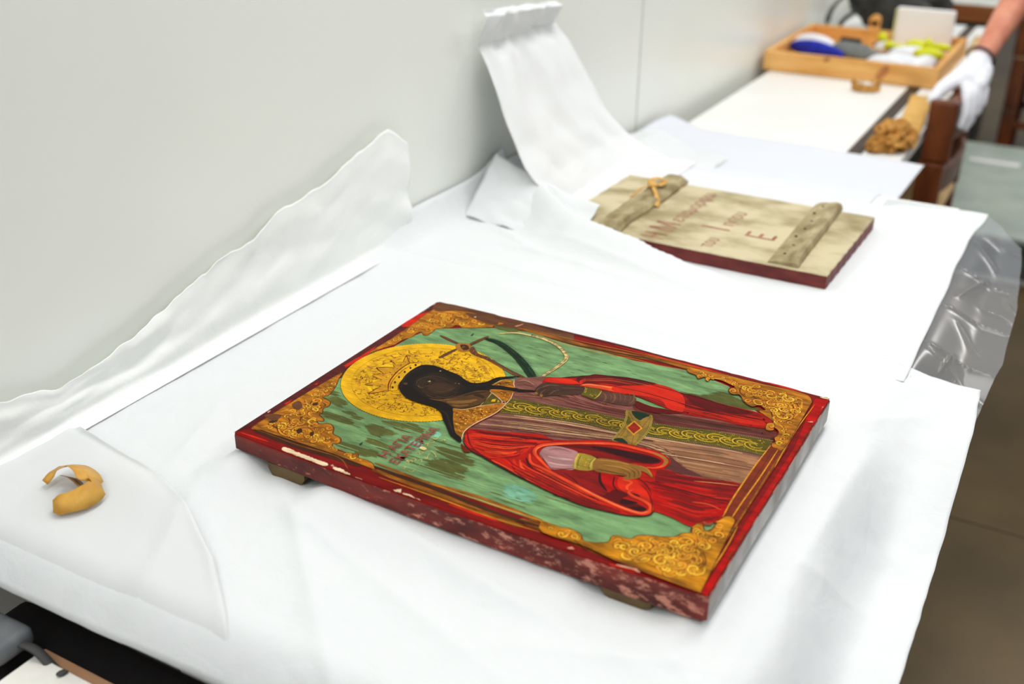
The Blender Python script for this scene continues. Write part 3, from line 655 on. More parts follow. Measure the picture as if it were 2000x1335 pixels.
robe~L~tan/tanl/mauved/tanl/mauved/mauved~1.5,46,0.03,0.97,0.03,0.5,0.5~1940 1554 2160 1633 2375 1697 2593 1750 2809 1803 3067 1809 3324 1875 3621 1945 3954 2039 4182 2072 4369 2095;1869 1167 2056 1233 2268 1322 2477 1415 2640 1397 2918 1547 3100 1637 3361 1655 3671 1597 3714 1440 4034 1469 4358 1569
robe~P1~tan~0~3420 1827 3706 1918 4090 1993 4351 2024 4362 1814 4350 1576 4133 1540 3846 1558 3682 1729
robe~L~tanl/tand/tand/mauved/tan~1.2,34,0.05,1,0.03,1,1~3361 1818 3638 1904 3965 2007 4361 2066;3598 1458 3868 1487 4071 1511 4353 1583
robe~P1~mauved~0~3598 1458 3653 1644 3728 1622 3841 1557 4033 1500 3881 1453 3714 1440
robe~L~mauved/mauver/mauver/mauve/darkbr~1.5,24,0,0.95,0.03,0.6,0.6~2044 2290 2195 2347 2381 2409 2637 2259 3000 2305 3228 2275 3580 2375 3936 2434 4363 2512;1900 1871 2058 1911 2246 1942 2475 1986 2696 2038 2999 2064 3276 2140 3524 2192 3836 2295 4088 2350 4377 2411
robe~P1~mauver~0~2994 2398 3252 2321 3562 2420 3916 2491 4271 2577 4367 2541 4367 2423 4084 2361 3834 2302 3521 2198 3277 2169 3054 2261
robe~L~mauved/mauve/mauved/darkbr/mauver~1.2,14,0.05,0.95,0.03,0.6,0.4~3025 2358 3567 2409 4274 2566;3281 2158 3746 2269 4374 2419
robe~S~tanl~0.8~1790 2208 1848 2271 1975 2232
robe~S~mauved~0.9~1817 2111 1885 2179 1998 2190
robe~S~mauved~0.9~1782 2175 1830 2232 1933 2236
robe~S~mauved~0.9~1877 1980 1960 2043 2107 2034
robe~S~mauved~0.9~1922 1925 2089 1997 2277 2027
robe~S~tan~0.6~1840 2082 2005 2152
robe~S~tan~0.6~1905 1942 2078 2017 2187 2054
stole~P0~oliveg~0~1900 1871 2058 1911 2246 1942 2475 1986 2696 2038 2999 2064 3276 2140 3524 2192 3836 2295 4088 2350 4377 2411 4369 2095 4182 2072 3954 2039 3621 1945 3324 1875 3067 1809 2809 1803 2593 1750 2375 1697 2160 1633 1940 1554
stole~T~x~0~1900 1871 2058 1911 2246 1942 2475 1986 2696 2038 2999 2064 3276 2140 3524 2192 3836 2295 4088 2350 4377 2411;1940 1554 2160 1633 2375 1697 2593 1750 2809 1803 3067 1809 3324 1875 3621 1945 3954 2039 4182 2072 4369 2095
belt_clasp~P1~claspo~0~2985 2226 3232 2262 3303 2050 3323 1856 3315 1664 3253 1652 3095 1647 3083 1895 3043 2083
belt_clasp~P1~leaf~0~3031 2239 3214 2260 3163 2113
belt_clasp~P1~leaf~0~3101 1662 3155 1732 3250 1658
belt_clasp~P1~oliveg~0~3057 2037 3039 2134 3116 2046 3114 1965
belt_clasp~P1~clasp~0~3177 2108 3221 2228 3274 2073 3257 1997
belt_clasp~P1~clasp~0~3195 1755 3226 1825 3266 1874 3297 1691
belt_clasp~P1~clasp~0~3117 1735 3122 1891 3168 1816 3155 1732
belt_clasp~P1~claspo~0~3030 2184 3119 2127 3116 2046
belt_clasp~P0~goldl~0~3108 1922 3125 2083 3252 1994 3231 1827
belt_clasp~P0~redc~0~3126 1930 3138 2053 3236 1985 3217 1860
belt_clasp~S~claspl~1.8~2985 2226 3043 2083 3083 1895 3095 1647
belt_clasp~S~stoled~0.5~2985 2226 3043 2083 3083 1895 3095 1647
belt_clasp~S~claspl~1.8~3232 2262 3303 2050 3323 1856 3315 1664
belt_clasp~S~stoled~0.5~3232 2262 3303 2050 3323 1856 3315 1664
belt_clasp~S~stoled~0.8~3020 2205 3136 2058
belt_clasp~S~stoled~0.8~3122 1891 3136 1721
belt_clasp~S~stoled~0.8~3242 1988 3231 2220
belt_clasp~S~stoled~0.8~3231 1827 3282 1669
mantle~P1~red~0~2008 2343 2012 2437 2124 2487 2258 2582 2362 2678 2409 2739 2538 2782 2732 2847 3011 2879 3175 2834 3472 2828 3803 2817 4116 2831 4273 2723 4267 2589 4032 2518 3788 2498 3492 2435 3174 2490 2943 2533 2773 2496 2586 2458 2372 2427 2192 2354 2041 2297
mantle~L~maroonr/redb/redd/maroonr/redd/maroond~1.5,64,0.03,0.97,0.02,1,1~2014 2435 2259 2580 2410 2736 2540 2780 2734 2844 3012 2876 3177 2829 3474 2823 3804 2813 4118 2826;2041 2297 2370 2431 2585 2461 2771 2498 2942 2536 3171 2497 3491 2439 3787 2502 4030 2522 4254 2592
mantle~P1~maroonr~0~2276 2576 2365 2671 2412 2732 2609 2790 2820 2815 2992 2753 2899 2634 2675 2647 2483 2583 2368 2482
mantle~P1~redb~0~2013 2363 2031 2431 2212 2522 2344 2484 2263 2420 2074 2349
mantle~P1~redb~0~2331 2526 2352 2605 2383 2573 2368 2482
mantle~L~maroonr/redd/redb/tand~1.1,10,0,1,0.03,0,1~2335 2578 2557 2743 2826 2802 3039 2813;2373 2501 2611 2626 2893 2647 3103 2659
mantle~P1~orange~0~2375 2451 2435 2527 2565 2566 2761 2617 2870 2617 2935 2584 2766 2511 2573 2486 2431 2459
mantle~S~orangel~2~2388 2470 2442 2513 2574 2547 2675 2566
mantle~P1~redb~0~2925 2778 3090 2876 3344 2782 3464 2474 3310 2469 3178 2595 2954 2552 2727 2508 2683 2604
mantle~P1~redb~0~3578 2513 3784 2579 4020 2552 4232 2622 4161 2690 3868 2628
mantle~P1~maroonr~0~3356 2819 3535 2836 3811 2793 4063 2799 3852 2675 3545 2636
mantle~P1~maroonr~0~2973 2445 3173 2417 3494 2464 3252 2321 3055 2319
mantle~S~maroond~1.1~2683 2604 2944 2637 3243 2633 3615 2621 4203 2714
mantle~S~maroond~1.1~2610 2765 2865 2821 3180 2822 3477 2816 3807 2805 4109 2812
mantle~S~maroond~1.1~3357 2613 3624 2597 3868 2628 4169 2667
mantle~S~maroond~1.2~1983 2420 2124 2487 2258 2582 2361 2681 2409 2739 2538 2782 2732 2847 3011 2879
mantle~P1~red~0~1865 1075 1859 1161 2059 1227 2270 1318 2479 1411 2642 1393 2918 1547 3122 1642 3353 1674 3530 1681 3668 1619 3704 1546 3691 1434 3732 1450 3846 1432 4081 1486 4358 1555 4369 1311 4384 1013 4354 903 4212 756 4038 792 3862 801 3856 739 3785 674 3644 621 3382 583 3210 586 2893 633 2620 693 2403 748 2206 803 2068 841 1942 918
mantle~P1~redd~0~3648 1398 3803 1443 3853 1415 4352 1541 4364 1210 4070 1235 3697 1219 3704 1207
mantle~P1~redm~0~3711 1186 3960 1251 4274 1236 4364 1210 4375 1008 4348 918 4203 778 4032 807 3863 821 3749 1046
mantle~L~redd/redb/maroonr/redm/redd/maroonr~1.5,40,0.03,0.95,0.02,1,1~3617 1361 3891 1427 4130 1494 4362 1543;3855 817 4032 807 4206 771 4351 910
mantle~S~maroonr~3~3620 1174 3875 1201 4179 1219 4361 1247
mantle~S~maroond~1.2~3660 1156 3925 1180 4190 1186 4361 1218
mantle~S~orangel~1~3990 1391 4191 1468 4349 1519
mantle~S~orange~1.4~4085 1086 4214 1122 4342 1101
mantle~S~tand~2.4~4267 871 4316 844 4338 893
mantle~P1~redb~0~1891 1065 2087 1180 2413 1295 2633 1362 2512 1229 2515 1085 2459 980 2357 849 2233 823 2044 880 1927 985
mantle~S~maroonr~2.2~1880 1148 2082 1189 2294 1276 2626 1376
mantle~S~maroonr~1.6~1966 1008 2148 1077 2347 1182 2473 1231
mantle~S~maroond~2.6~2228 1162 2340 1240 2520 1334 2628 1372
mantle~S~redd~1.6~2020 940 2207 976 2393 1098 2470 1167
mantle~S~maroonr~1.5~2193 847 2318 873 2407 961 2486 1068
mantle~S~orange~1.2~2217 958 2363 971 2467 1057
mantle~S~orange~1.4~1942 1069 2109 1142 2266 1209
mantle~S~maroond~1~2282 805 2385 889 2469 962 2482 1029
mantle~S~maroonr~2.2~2034 875 2194 824 2388 774 2610 710 2885 650
mantle~S~redd~2~1868 1102 2022 916 2194 824
mantle~S~redb~4~2470 915 2558 804 2735 705 2997 662 3251 620 3474 627
mantle~S~orange~3~2527 925 2633 802 2817 731 3104 681 3355 639
mantle~S~orange~2.2~2311 798 2483 760 2689 700 2871 675
mantle~S~maroonr~1.2~2481 851 2596 735 2753 671
mantle~S~maroond~1.6~2555 989 2622 911 2735 839
mantle~S~redd~2.2~2781 799 3052 737 3271 695
mantle~S~maroonr~2~3031 596 3198 610 3371 607 3588 623
mantle~S~maroond~1~2917 723 3165 675 3407 649 3619 651
mantle~L~maroonr/redd/redb/orange/maroonr~1.3,22,0.02,0.98,0.02,1,1~1886 1138 2076 1199 2289 1286 2587 1353;2054 862 2227 832 2385 889 2481 1077
mantle~L~maroonr/redd/orange/redb/redd~1.5,26,0.03,0.97,0.02,1,1~2545 1030 2660 910 2892 864 3361 747 3661 706;2292 787 2540 725 2885 650 3202 602 3588 623
mantle~P1~maroonr~0~2635 1095 2637 1258 2999 1481 3286 1550 3511 1586 3627 1547 3566 1453 3366 1371 3346 1152 3562 1190 3712 1080 3799 899 3735 893 3613 916 3564 824 3709 826 3799 796 3767 717 3540 727 3336 775 3118 841 2855 887 2726 995
mantle~P1~maroond~0~2966 1447 3177 1522 3407 1549 3569 1560 3607 1524 3521 1450 3379 1449 3193 1435
mantle~P1~redd~0~2783 1315 2994 1390 3220 1427 3413 1398 3271 1315 3077 1319 2916 1296
mantle~P1~redd~0~2846 905 2995 1015 3226 1105 3410 861 3354 785 3118 841
mantle~P1~redm~0~3226 1105 3425 1132 3570 1172 3726 1046 3799 899 3735 893 3606 933 3449 926 3410 861
mantle~S~maroond~2.6~3226 1105 3297 968 3406 869
mantle~S~maroond~1.4~3362 1117 3409 989 3492 908
mantle~P1~redb~0~3407 1121 3555 1152 3692 1047 3790 894 3674 931 3562 929 3461 976
mantle~S~orange~2.4~3441 1097 3530 1105 3524 1014 3573 956
mantle~S~maroond~2.2~3598 950 3658 942 3678 922
mantle~P1~maroond~0~3560 832 3655 846 3701 842 3650 781 3577 769
mantle~P1~maroond~0~3705 783 3770 811 3798 786 3749 731 3650 730
mantle~S~redb~2.5~3099 808 3300 754 3515 733 3650 730
mantle~S~maroonr~2~3374 840 3495 826 3571 807
mantle~S~maroond~1~2948 942 3065 898 3136 852
mantle~S~maroond~6.6~2851 907 2693 1011 2582 1100 2566 1200 2621 1288 2843 1444 3142 1599 3371 1631 3550 1633 3648 1583 3668 1490 3618 1414 3548 1385
mantle~S~redb~5.6~2851 907 2693 1011 2582 1100 2566 1200 2621 1288 2843 1444 3142 1599 3371 1631 3550 1633 3648 1583 3668 1490 3618 1414 3548 1385
mantle~S~orange~3~2851 907 2693 1011 2582 1100 2566 1200 2621 1288 2843 1444 3142 1599 3371 1631 3550 1633 3648 1583 3668 1490 3618 1414 3548 1385
mantle~S~claspo~3~3490 1634 3591 1621 3665 1570 3662 1475
mantle~S~orangel~0.9~2602 1087 2572 1166 2629 1273 2847 1436 3095 1567
mantle~S~maroond~6~2554 1059 2632 940 2744 913 2883 881 3090 825 3357 755 3603 712 3770 709 3829 764 3816 847 3733 898 3626 913 3568 953 3589 997
mantle~S~redb~5.2~2554 1059 2632 940 2744 913 2883 881 3090 825 3357 755 3603 712 3770 709 3829 764 3816 847 3733 898 3626 913 3568 953 3589 997
mantle~S~orange~2.8~2554 1059 2632 940 2744 913 2883 881 3090 825 3357 755 3603 712 3770 709 3829 764 3816 847 3733 898 3626 913 3568 953 3589 997
mantle~S~orangel~1.2~3126 824 3353 764 3600 717 3767 717 3821 773
mantle~S~maroonr~1~3576 1131 3708 1035 3811 885 3861 752
mantle~S~maroond~1.2~1871 1065 1946 921 2068 841 2206 803 2403 748 2620 693 2893 633 3210 586 3382 583 3644 621 3785 674 3856 739 3859 822
mantle~P1~brownr~0~1930 895 2007 859 2083 823 2040 787 1997 813
sleeve~P1~mauvel~0~2635 1095 2620 1219 2694 1292 2821 1313 2935 1283 3016 1045 2928 982 2830 936 2744 1006
sleeve~S~mauve~1.6~2668 1199 2745 1268 2878 1274
sleeve~S~mauvell~3.2~2716 1107 2820 1121 2933 1164
sleeve~S~mauvell~1.8~2763 1017 2875 1036 2974 1082
sleeve~S~mauved~1.4~2814 943 2926 985 3005 1043
sleeve~S~mauved~1~2640 1098 2744 1006 2837 934
sleeve.001~P1~robedk~0~2607 2446 2715 2478 2812 2504 2948 2505 2989 2436 2990 2329 2875 2285 2705 2268 2620 2264 2636 2352
sleeve.001~S~tand~1~2644 2428 2693 2370 2721 2278 2713 2204
sleeve.001~S~tand~0.5~2661 2422 2708 2363 2730 2283
sleeve.001~S~mauved~1~2684 2451 2733 2393 2761 2301 2752 2227
sleeve.001~S~tand~0.5~2701 2446 2747 2387 2770 2307
sleeve.001~S~tand~1~2724 2475 2772 2417 2800 2325 2791 2250
sleeve.001~S~tand~0.5~2741 2469 2787 2410 2809 2330
sleeve.001~S~mauved~1~2764 2499 2812 2440 2840 2348 2831 2273
sleeve.001~S~tand~0.5~2781 2493 2827 2433 2849 2353
sleeve.001~S~mauved~1~2804 2522 2852 2464 2879 2371 2870 2297
sleeve.001~S~tand~0.5~2821 2517 2866 2457 2888 2376
sleeve.001~S~mauved~1~2850 2549 2897 2491 2924 2398 2915 2323
sleeve.001~S~tand~0.5~2867 2543 2912 2484 2933 2403
sleeve.001~S~tand~1~2890 2573 2937 2514 2963 2421 2954 2346
sleeve.001~S~tand~0.5~2907 2567 2951 2507 2972 2426
cuff~P1~stoley2~0~2930 1293 3100 1297 3165 1110 3007 1040 2950 1174
cuff~S~claspl~1.8~2934 1290 2957 1177 3014 1044
cuff~S~claspl~1.8~3099 1292 3097 1213 3144 1098
cuff~S~oliveg~0.8~2963 1276 2985 1170 3033 1060
cuff~S~oliveg~0.8~3085 1276 3087 1184 3124 1095
cuff~C~oliveg|claspl/stoley~12,0.61,1.33~2958 1249 3084 1252 3131 1106 3019 1063
cuff.001~P1~oliveg~0~2438 2445 2607 2461 2630 2396 2620 2264 2529 2273 2459 2295
cuff.001~S~claspl~1.2~2436 2441 2458 2373 2454 2292
cuff.001~S~claspl~1.1~2609 2455 2625 2361 2619 2267
cuff.001~C~stoled|stoley/stoleo~12,0.55,1.22~2445 2430 2598 2448 2613 2370 2605 2279 2494 2300
painted_hand~P1~skin~0~3104 1287 3255 1352 3370 1361 3480 1380 3565 1372 3652 1282 3642 1259 3589 1290 3536 1305 3561 1233 3553 1184 3511 1148 3470 1109 3436 1134 3454 1171 3301 1122 3165 1110
painted_hand~S~skinl~2.2~3122 1275 3265 1330 3401 1345
painted_hand~S~skinl~1.6~3194 1224 3342 1264 3460 1265
painted_hand~S~skind~1.8~3177 1133 3319 1159 3450 1180
painted_hand~S~skind~0.9~3436 1319 3506 1292 3547 1225
painted_hand~S~skind~0.9~3406 1279 3486 1257 3522 1177
painted_hand~S~skind~0.8~3377 1239 3457 1218 3489 1146
painted_hand~S~skinl~1.2~3482 1374 3565 1360 3644 1282
painted_hand~S~maroond~0.7~3527 1304 3589 1290 3642 1259
painted_hand.001~P1~skindk~0~2028 2136 2018 2210 2031 2299 2092 2343 2209 2380 2340 2417 2433 2439 2465 2314 2403 2230 2329 2202 2405 2169 2296 2151 2222 2108 2156 2037 2126 2051 2085 2058
painted_hand.001~S~skind2~1.6~2138 2042 2111 2121 2113 2202
painted_hand.001~S~skind2~1.4~2078 2070 2048 2147 2054 2215
painted_hand.001~S~darkbr~1.1~2184 2054 2163 2136 2177 2223
painted_hand.001~S~skind2~1.6~2060 2203 2103 2293 2202 2335
painted_hand.001~S~skind2~1.1~2199 2110 2207 2209 2240 2261
painted_hand.001~S~darkbr~1~2104 2148 2106 2230 2151 2288
painted_hand.001~S~darkbr~1.6~2242 2198 2292 2275 2412 2362
painted_hand.001~S~skind2~1~2244 2311 2365 2367 2446 2398
painted_hand.001~S~tand~0.8~2302 2139 2347 2181 2405 2169
painted_hand.001~P1~skin~0~2044 2113 2067 2063 2091 2054 2086 2090
painted_hand.001~P1~skin~0~2122 2064 2144 2030 2161 2040 2139 2090
painted_frame~P0~redm~0~4621 3465 4621 8 4581 6 4564 16 4570 674 4583 2371 4506 3244 4497 3391
painted_frame~P0~redbr~0~4386 2278 4532 2364 4526 1383 4510 903 4389 997 4360 1546
painted_frame~S~goldl~1.3~4384 2300 4368 1867 4366 1529 4369 1252 4384 1013
painted_frame~S~goldl~1.2~4465 2301 4464 1731 4453 1301 4452 1015
painted_frame~S~goldd~1.6~4513 2353 4509 1884 4515 1416 4517 1053 4513 727 4512 388 4537 10
painted_frame~S~goldl~1.2~4491 3311 4494 2997 4491 2573 4499 2263
painted_frame~S~goldl~1~4526 3256 4510 2775 4513 2319 4527 1960
painted_frame~S~brown~0.8~4428 2280 4430 1774 4425 1324
painted_frame~P0~goldd~0~4537 4 4543 72 4528 658 4449 690 4298 197
painted_frame~S~darkbr~1.6~4507 38 4509 206 4513 513 4511 757
painted_frame~S~goldl~1~4546 20 4546 284 4547 654 4532 944
corner_ornament.002~P1~gold~0~3163 3352 3211 3274 3299 3253 3349 3190 3395 3258 3455 3191 3465 3258 3564 3276 3652 3247 3733 3214 3694 3151 3717 3086 3769 3058 3831 3075 3909 2967 4010 2914 4055 2978 4105 2951 4140 2916 4090 2868 4156 2815 4216 2778 4280 2727 4237 2684 4241 2598 4272 2547 4326 2579 4319 2627 4370 2588 4385 2511 4372 2452 4401 2385 4383 2342 4401 2286 4448 2281 4509 2333 4492 3236 4488 3309 4371 3433 3905 3416 3558 3417 3211 3391
corner_ornament.002~S~brown~0.9~3163 3352 3211 3274 3299 3253 3349 3190 3395 3258 3455 3191 3465 3258 3564 3276 3652 3247 3733 3214 3694 3151 3717 3086 3769 3058 3831 3075 3909 2967 4010 2914 4055 2978 4105 2951 4140 2916 4090 2868 4156 2815 4216 2778 4280 2727 4237 2684 4241 2598 4272 2547 4326 2579 4319 2627 4370 2588 4385 2511 4372 2452 4401 2385 4383 2342 4401 2286 4448 2281 4509 2333 4492 3236 4488 3309 4371 3433 3905 3416 3558 3417 3211 3391
corner_ornament.002~S~brown~1.1~3926 3248 3949 3125 4050 3070 4138 3160
corner_ornament.002~S~brown~1.1~4197 3291 4341 3222 4422 3082 4426 2902 4358 2755
corner_ornament.002~S~brown~1.1~4181 2941 4245 2814 4300 2739
corner_ornament.002~S~brown~1.1~4325 2736 4410 2663 4451 2499 4431 2387
corner_ornament.002~S~brown~1.1~3584 3391 3738 3298 3847 3281 3915 3282
corner_ornament.002~S~brown~1.1~3778 3281 3809 3140 3909 3044
corner_ornament.002~S~brown~1.1~4252 3246 4311 3129 4256 3096
corner_ornament.002~S~brown~1.1~4367 3162 4399 2995 4381 2840
corner_ornament.002~S~goldl~1.9~3965 3232 4010 3142 4096 3135 4142 3200
corner_ornament.002~S~goldl~1.9~4221 3267 4337 3182 4410 3039
corner_ornament.002~S~goldl~1.9~4205 2917 4286 2784
corner_ornament.002~S~goldl~1.9~4260 2662 4305 2724 4370 2692 4425 2586 4436 2423
corner_ornament.002~S~goldl~1.9~3605 3382 3750 3264
corner_ornament.002~S~goldl~1.9~4412 2325 4485 2385
corner_ornament.002~S~goldl~1.9~4404 3259 4436 3091 4426 2902
corner_ornament.002~S~goldl~1.9~3458 3254 3559 3314 3635 3297
corner_ornament.002~S~goldl~1.9~3818 3264 3876 3141
corner_ornament.002~S~goldl~1.9~4342 2889 4422 2918
corner_ornament.002~S~brown~1~4106 3205 4085 3267 4049 3300 4014 3295 3993 3259 3991 3210 4008 3167 4033 3146 4056 3151 4069 3175 4069 3207 4058 3231 4043 3241 4031 3236
corner_ornament.002~S~goldl~1.9~4087 3236 4061 3275 4031 3284 4008 3264 4000 3227 4008 3189 4026 3165 4045 3161 4058 3175 4061 3197 4055 3217 4046 3227 4037 3225 4034 3217
corner_ornament.002~S~brown~1~3701 3124 3706 3161 3723 3181 3745 3181 3764 3163 3774 3136 3774 3110 3766 3093 3754 3089 3742 3097 3735 3110 3735 3123
corner_ornament.002~S~goldl~1.9~3715 3104 3712 3136 3721 3159 3736 3167 3751 3160 3762 3143 3766 3124 3762 3110 3755 3104 3748 3106 3743 3113 3742 3120
corner_ornament.002~S~brown~1~4204 3036 4221 3129 4268 3174 4323 3162 4363 3104 4376 3031 4362 2973 4331 2948 4298 2959 4277 2995 4273 3034 4283 3061
corner_ornament.002~S~goldl~1.9~4233 2989 4231 3070 4257 3125 4297 3137 4333 3109 4352 3060 4351 3013 4334 2985 4312 2984 4296 3001 4291 3024 4296 3039
corner_ornament.002~S~brown~1~4233 2668 4249 2699 4273 2708 4296 2695 4311 2668 4315 2638 4308 2615 4295 2605 4282 2608 4273 2620 4270 2635
corner_ornament.002~S~goldl~1.9~4242 2641 4249 2672 4265 2688 4283 2687 4297 2672 4304 2651 4302 2633 4295 2622 4287 2621 4281 2627 4279 2636
corner_ornament.002~S~brown~1~4317 2911 4333 2863 4360 2836 4387 2835 4407 2857 4413 2890 4407 2922 4394 2943 4378 2948 4367 2940 4362 2925
corner_ornament.002~S~goldl~1.9~4333 2884 4354 2854 4377 2846 4396 2858 4405 2883 4403 2910 4394 2930 4382 2937 4372 2933 4368 2922 4370 2912
corner_ornament.002~S~brown~1~3350 3205 3331 3217 3319 3239 3315 3264 3320 3282 3330 3290 3342 3286 3351 3275 3355 3261 3353 3251 3349 3246
corner_ornament.002~S~goldl~1.9~3357 3218 3342 3220 3330 3233 3324 3251 3324 3267 3330 3277 3337 3278 3344 3272 3348 3264 3348 3257 3345 3254
corner_ornament.002~S~brown~1~3452 3186 3432 3200 3418 3225 3414 3251 3420 3271 3431 3279 3443 3275 3452 3264 3455 3250 3454 3240
corner_ornament.002~S~goldl~1.9~3460 3200 3444 3203 3430 3218 3424 3238 3424 3255 3431 3265 3439 3266 3445 3260 3448 3251 3447 3246
corner_ornament.002~S~brown~1~3971 3014 3964 2980 3948 2962 3929 2963 3912 2979 3903 3002 3903 3024 3910 3037 3920 3040 3928 3034
corner_ornament.002~S~goldl~1.9~3958 3034 3959 3004 3950 2983 3937 2976 3923 2983 3914 2997 3912 3013 3915 3024 3921 3027 3925 3023
corner_ornament.002~S~brown~1~4254 2846 4223 2867 4204 2907 4200 2951 4210 2983 4229 2996 4248 2990 4261 2971 4266 2949 4262 2933
corner_ornament.002~S~goldl~1.9~4268 2869 4242 2873 4223 2897 4214 2929 4216 2957 4227 2973 4240 2974 4250 2965 4254 2951 4252 2942
corner_ornament.002~C~brown/brown/brownr|goldl/goldl/goldy~16,0.82,1.63~3221 3365 3414 3374 3590 3374 3758 3289 3707 3239 3565 3297 3450 3229 3323 3236
corner_ornament.002~C~brown/brown/brownr|goldl/goldl/goldy~14,1.09,2.04~4253 2658 4329 2721 4423 2619 4487 2588 4496 2375 4416 2311 4394 2432 4407 2541 4332 2635
corner_ornament.002~C~brown/brown/brownr|goldl/goldl/goldy~101,1.5,3.74~3750 3264 3922 3366 4172 3374 4399 3333 4450 3211 4459 2815 4479 2431 4359 2650 4264 2753 4161 2928 4001 2965 3834 3116
corner_ornament.003~P1~goldb~0~3130 206 3229 215 3305 211 3358 234 3437 224 3496 196 3527 151 3574 148 3650 177 3714 230 3707 303 3744 340 3804 344 3852 357 3885 423 3977 477 4046 501 4145 559 4172 622 4231 672 4218 729 4236 820 4278 828 4321 757 4364 782 4371 882 4373 949 4405 1034 4453 1045 4494 1003 4498 941 4564 57 4550 9 4454 7 4118 21 3854 40 3569 84 3209 75
corner_ornament.003~S~brown~0.9~3130 206 3229 215 3305 211 3358 234 3437 224 3496 196 3527 151 3574 148 3650 177 3714 230 3707 303 3744 340 3804 344 3852 357 3885 423 3977 477 4046 501 4145 559 4172 622 4231 672 4218 729 4236 820 4278 828 4321 757 4364 782 4371 882 4373 949 4405 1034 4453 1045 4494 1003 4498 941 4564 57 4550 9 4454 7 4118 21 3854 40 3569 84 3209 75
corner_ornament.003~S~brown~1.1~4312 735 4379 695 4445 750 4445 845
corner_ornament.003~S~brown~1.1~4303 620 4374 569 4454 677
corner_ornament.003~S~brown~1.1~3464 114 3530 91 3620 52
corner_ornament.003~S~brown~1.1~4157 442 4220 328 4314 368
corner_ornament.003~S~brown~1.1~4402 494 4477 359 4429 244 4316 150
corner_ornament.003~S~brown~1.1~3742 169 3858 146
corner_ornament.003~S~brown~1.1~4074 125 4175 126 4298 197
corner_ornament.003~S~goldl~1.9~4223 763 4265 676 4327 649
corner_ornament.003~S~goldl~1.9~4319 740 4397 738 4426 850
corner_ornament.003~S~goldl~1.9~4361 909 4410 970 4458 982
corner_ornament.003~S~goldl~1.9~4188 429 4231 364
corner_ornament.003~S~goldl~1.9~4251 421 4310 380
corner_ornament.003~S~goldl~1.9~4249 111 4384 189 4454 288
corner_ornament.003~S~goldl~1.9~3454 171 3491 115
corner_ornament.003~S~goldl~1.9~3829 328 3891 348
corner_ornament.003~S~goldl~1.9~3931 418 3968 456
corner_ornament.003~S~brown~1~4166 237 4156 194 4129 170 4098 172 4074 195 4065 228 4073 256 4091 269 4111 266 4123 251 4126 233 4120 220
corner_ornament.003~S~goldl~1.9~4149 256 4151 220 4136 193 4113 185 4091 195 4080 216 4080 238 4090 252 4103 254 4112 247 4115 237 4112 230
corner_ornament.003~S~brown~1~3936 170 3950 142 3973 127 3995 129 4010 144 4014 166 4009 186 3997 198 3984 200 3975 193 3972 183
corner_ornament.003~S~goldl~1.9~3950 155 3967 138 3986 135 4001 145 4008 161 4006 178 3997 189 3988 193 3980 189 3977 182 3979 176
corner_ornament.003~S~brown~1~4269 352 4233 368 4209 404 4204 447 4217 482 4241 498 4267 495 4285 475 4292 450 4287 428 4276 417 4263 417
corner_ornament.003~S~goldl~1.9~4286 375 4256 375 4231 396 4220 426 4223 456 4237 475 4255 479 4270 471 4277 455 4277 441 4271 433 4264 432
corner_ornament.003~S~brown~1~4400 425 4431 411 4451 379 4454 343 4442 313 4422 299 4400 302 4385 318 4379 340 4383 358 4394 368 4405 368
corner_ornament.003~S~goldl~1.9~4385 405 4411 404 4432 387 4441 360 4438 335 4426 319 4411 315 4398 322 4392 335 4392 348 4398 355 4403 355
corner_ornament.003~S~brown~1~3736 273 3742 301 3758 319 3779 321 3797 309 3807 290 3807 271 3799 258 3788 254 3778 258 3773 267
corner_ornament.003~S~goldl~1.9~3750 258 3748 283 3756 301 3771 309 3785 305 3795 294 3798 280 3795 270 3789 265 3783 267 3779 271
corner_ornament.003~S~brown~1~4252 669 4234 697 4230 728 4238 755 4255 768 4273 766 4286 754 4291 737 4288 722 4281 715
corner_ornament.003~S~goldl~1.9~4270 675 4251 691 4242 714 4243 736 4253 751 4265 754 4276 749 4281 738 4280 729 4276 725
corner_ornament.003~S~brown~1~4360 883 4372 853 4392 838 4413 839 4428 854 4433 876 4428 896 4418 909 4406 911 4398 905 4394 895
corner_ornament.003~S~goldl~1.9~4372 867 4388 849 4405 846 4420 855 4426 871 4425 888 4418 900 4409 904 4402 901 4399 894 4400 887
corner_ornament.003~S~brown~1~4065 417 4060 394 4047 380 4031 378 4017 388 4009 403 4010 418 4016 429 4025 432 4032 429 4036 422
corner_ornament.003~S~goldl~1.9~4055 429 4056 409 4049 394 4038 388 4026 391 4018 400 4016 411 4019 419 4024 423 4029 422 4031 418
corner_ornament.003~S~brown~1~3914 331 3910 310 3898 298 3884 297 3872 305 3866 318 3866 331 3871 339 3878 341 3884 338
corner_ornament.003~S~goldl~1.9~3905 341 3906 324 3900 311 3890 306 3880 308 3874 316 3872 325 3874 331 3878 334 3882 332
corner_ornament.003~S~brown~1~3346 182 3350 204 3363 218 3379 219 3394 210 3402 196 3402 182 3397 172 3389 170 3382 173
corner_ornament.003~S~goldl~1.9~3358 170 3355 189 3362 204 3373 209 3385 207 3393 198 3395 188 3393 181 3388 178 3384 180
corner_ornament.003~C~brown/brown/brownr|goldl/goldl/goldy~12,1.36,2.21~3185 173 3456 204 3558 107 3687 61 3807 28 3667 65 3470 102 3231 104
corner_ornament.003~C~brown/brown/brownr|goldl/goldl/goldy~14,1.7,3.06~4241 694 4244 776 4287 801 4364 734 4388 860 4415 1006 4470 973 4481 600 4402 585 4303 620
corner_ornament.003~C~brown/brown/brownr|goldl/goldl/goldy~60,1.7,3.4~3745 279 3886 361 4150 546 4246 634 4455 555 4552 91 4441 41 4104 55 3857 71 3788 166
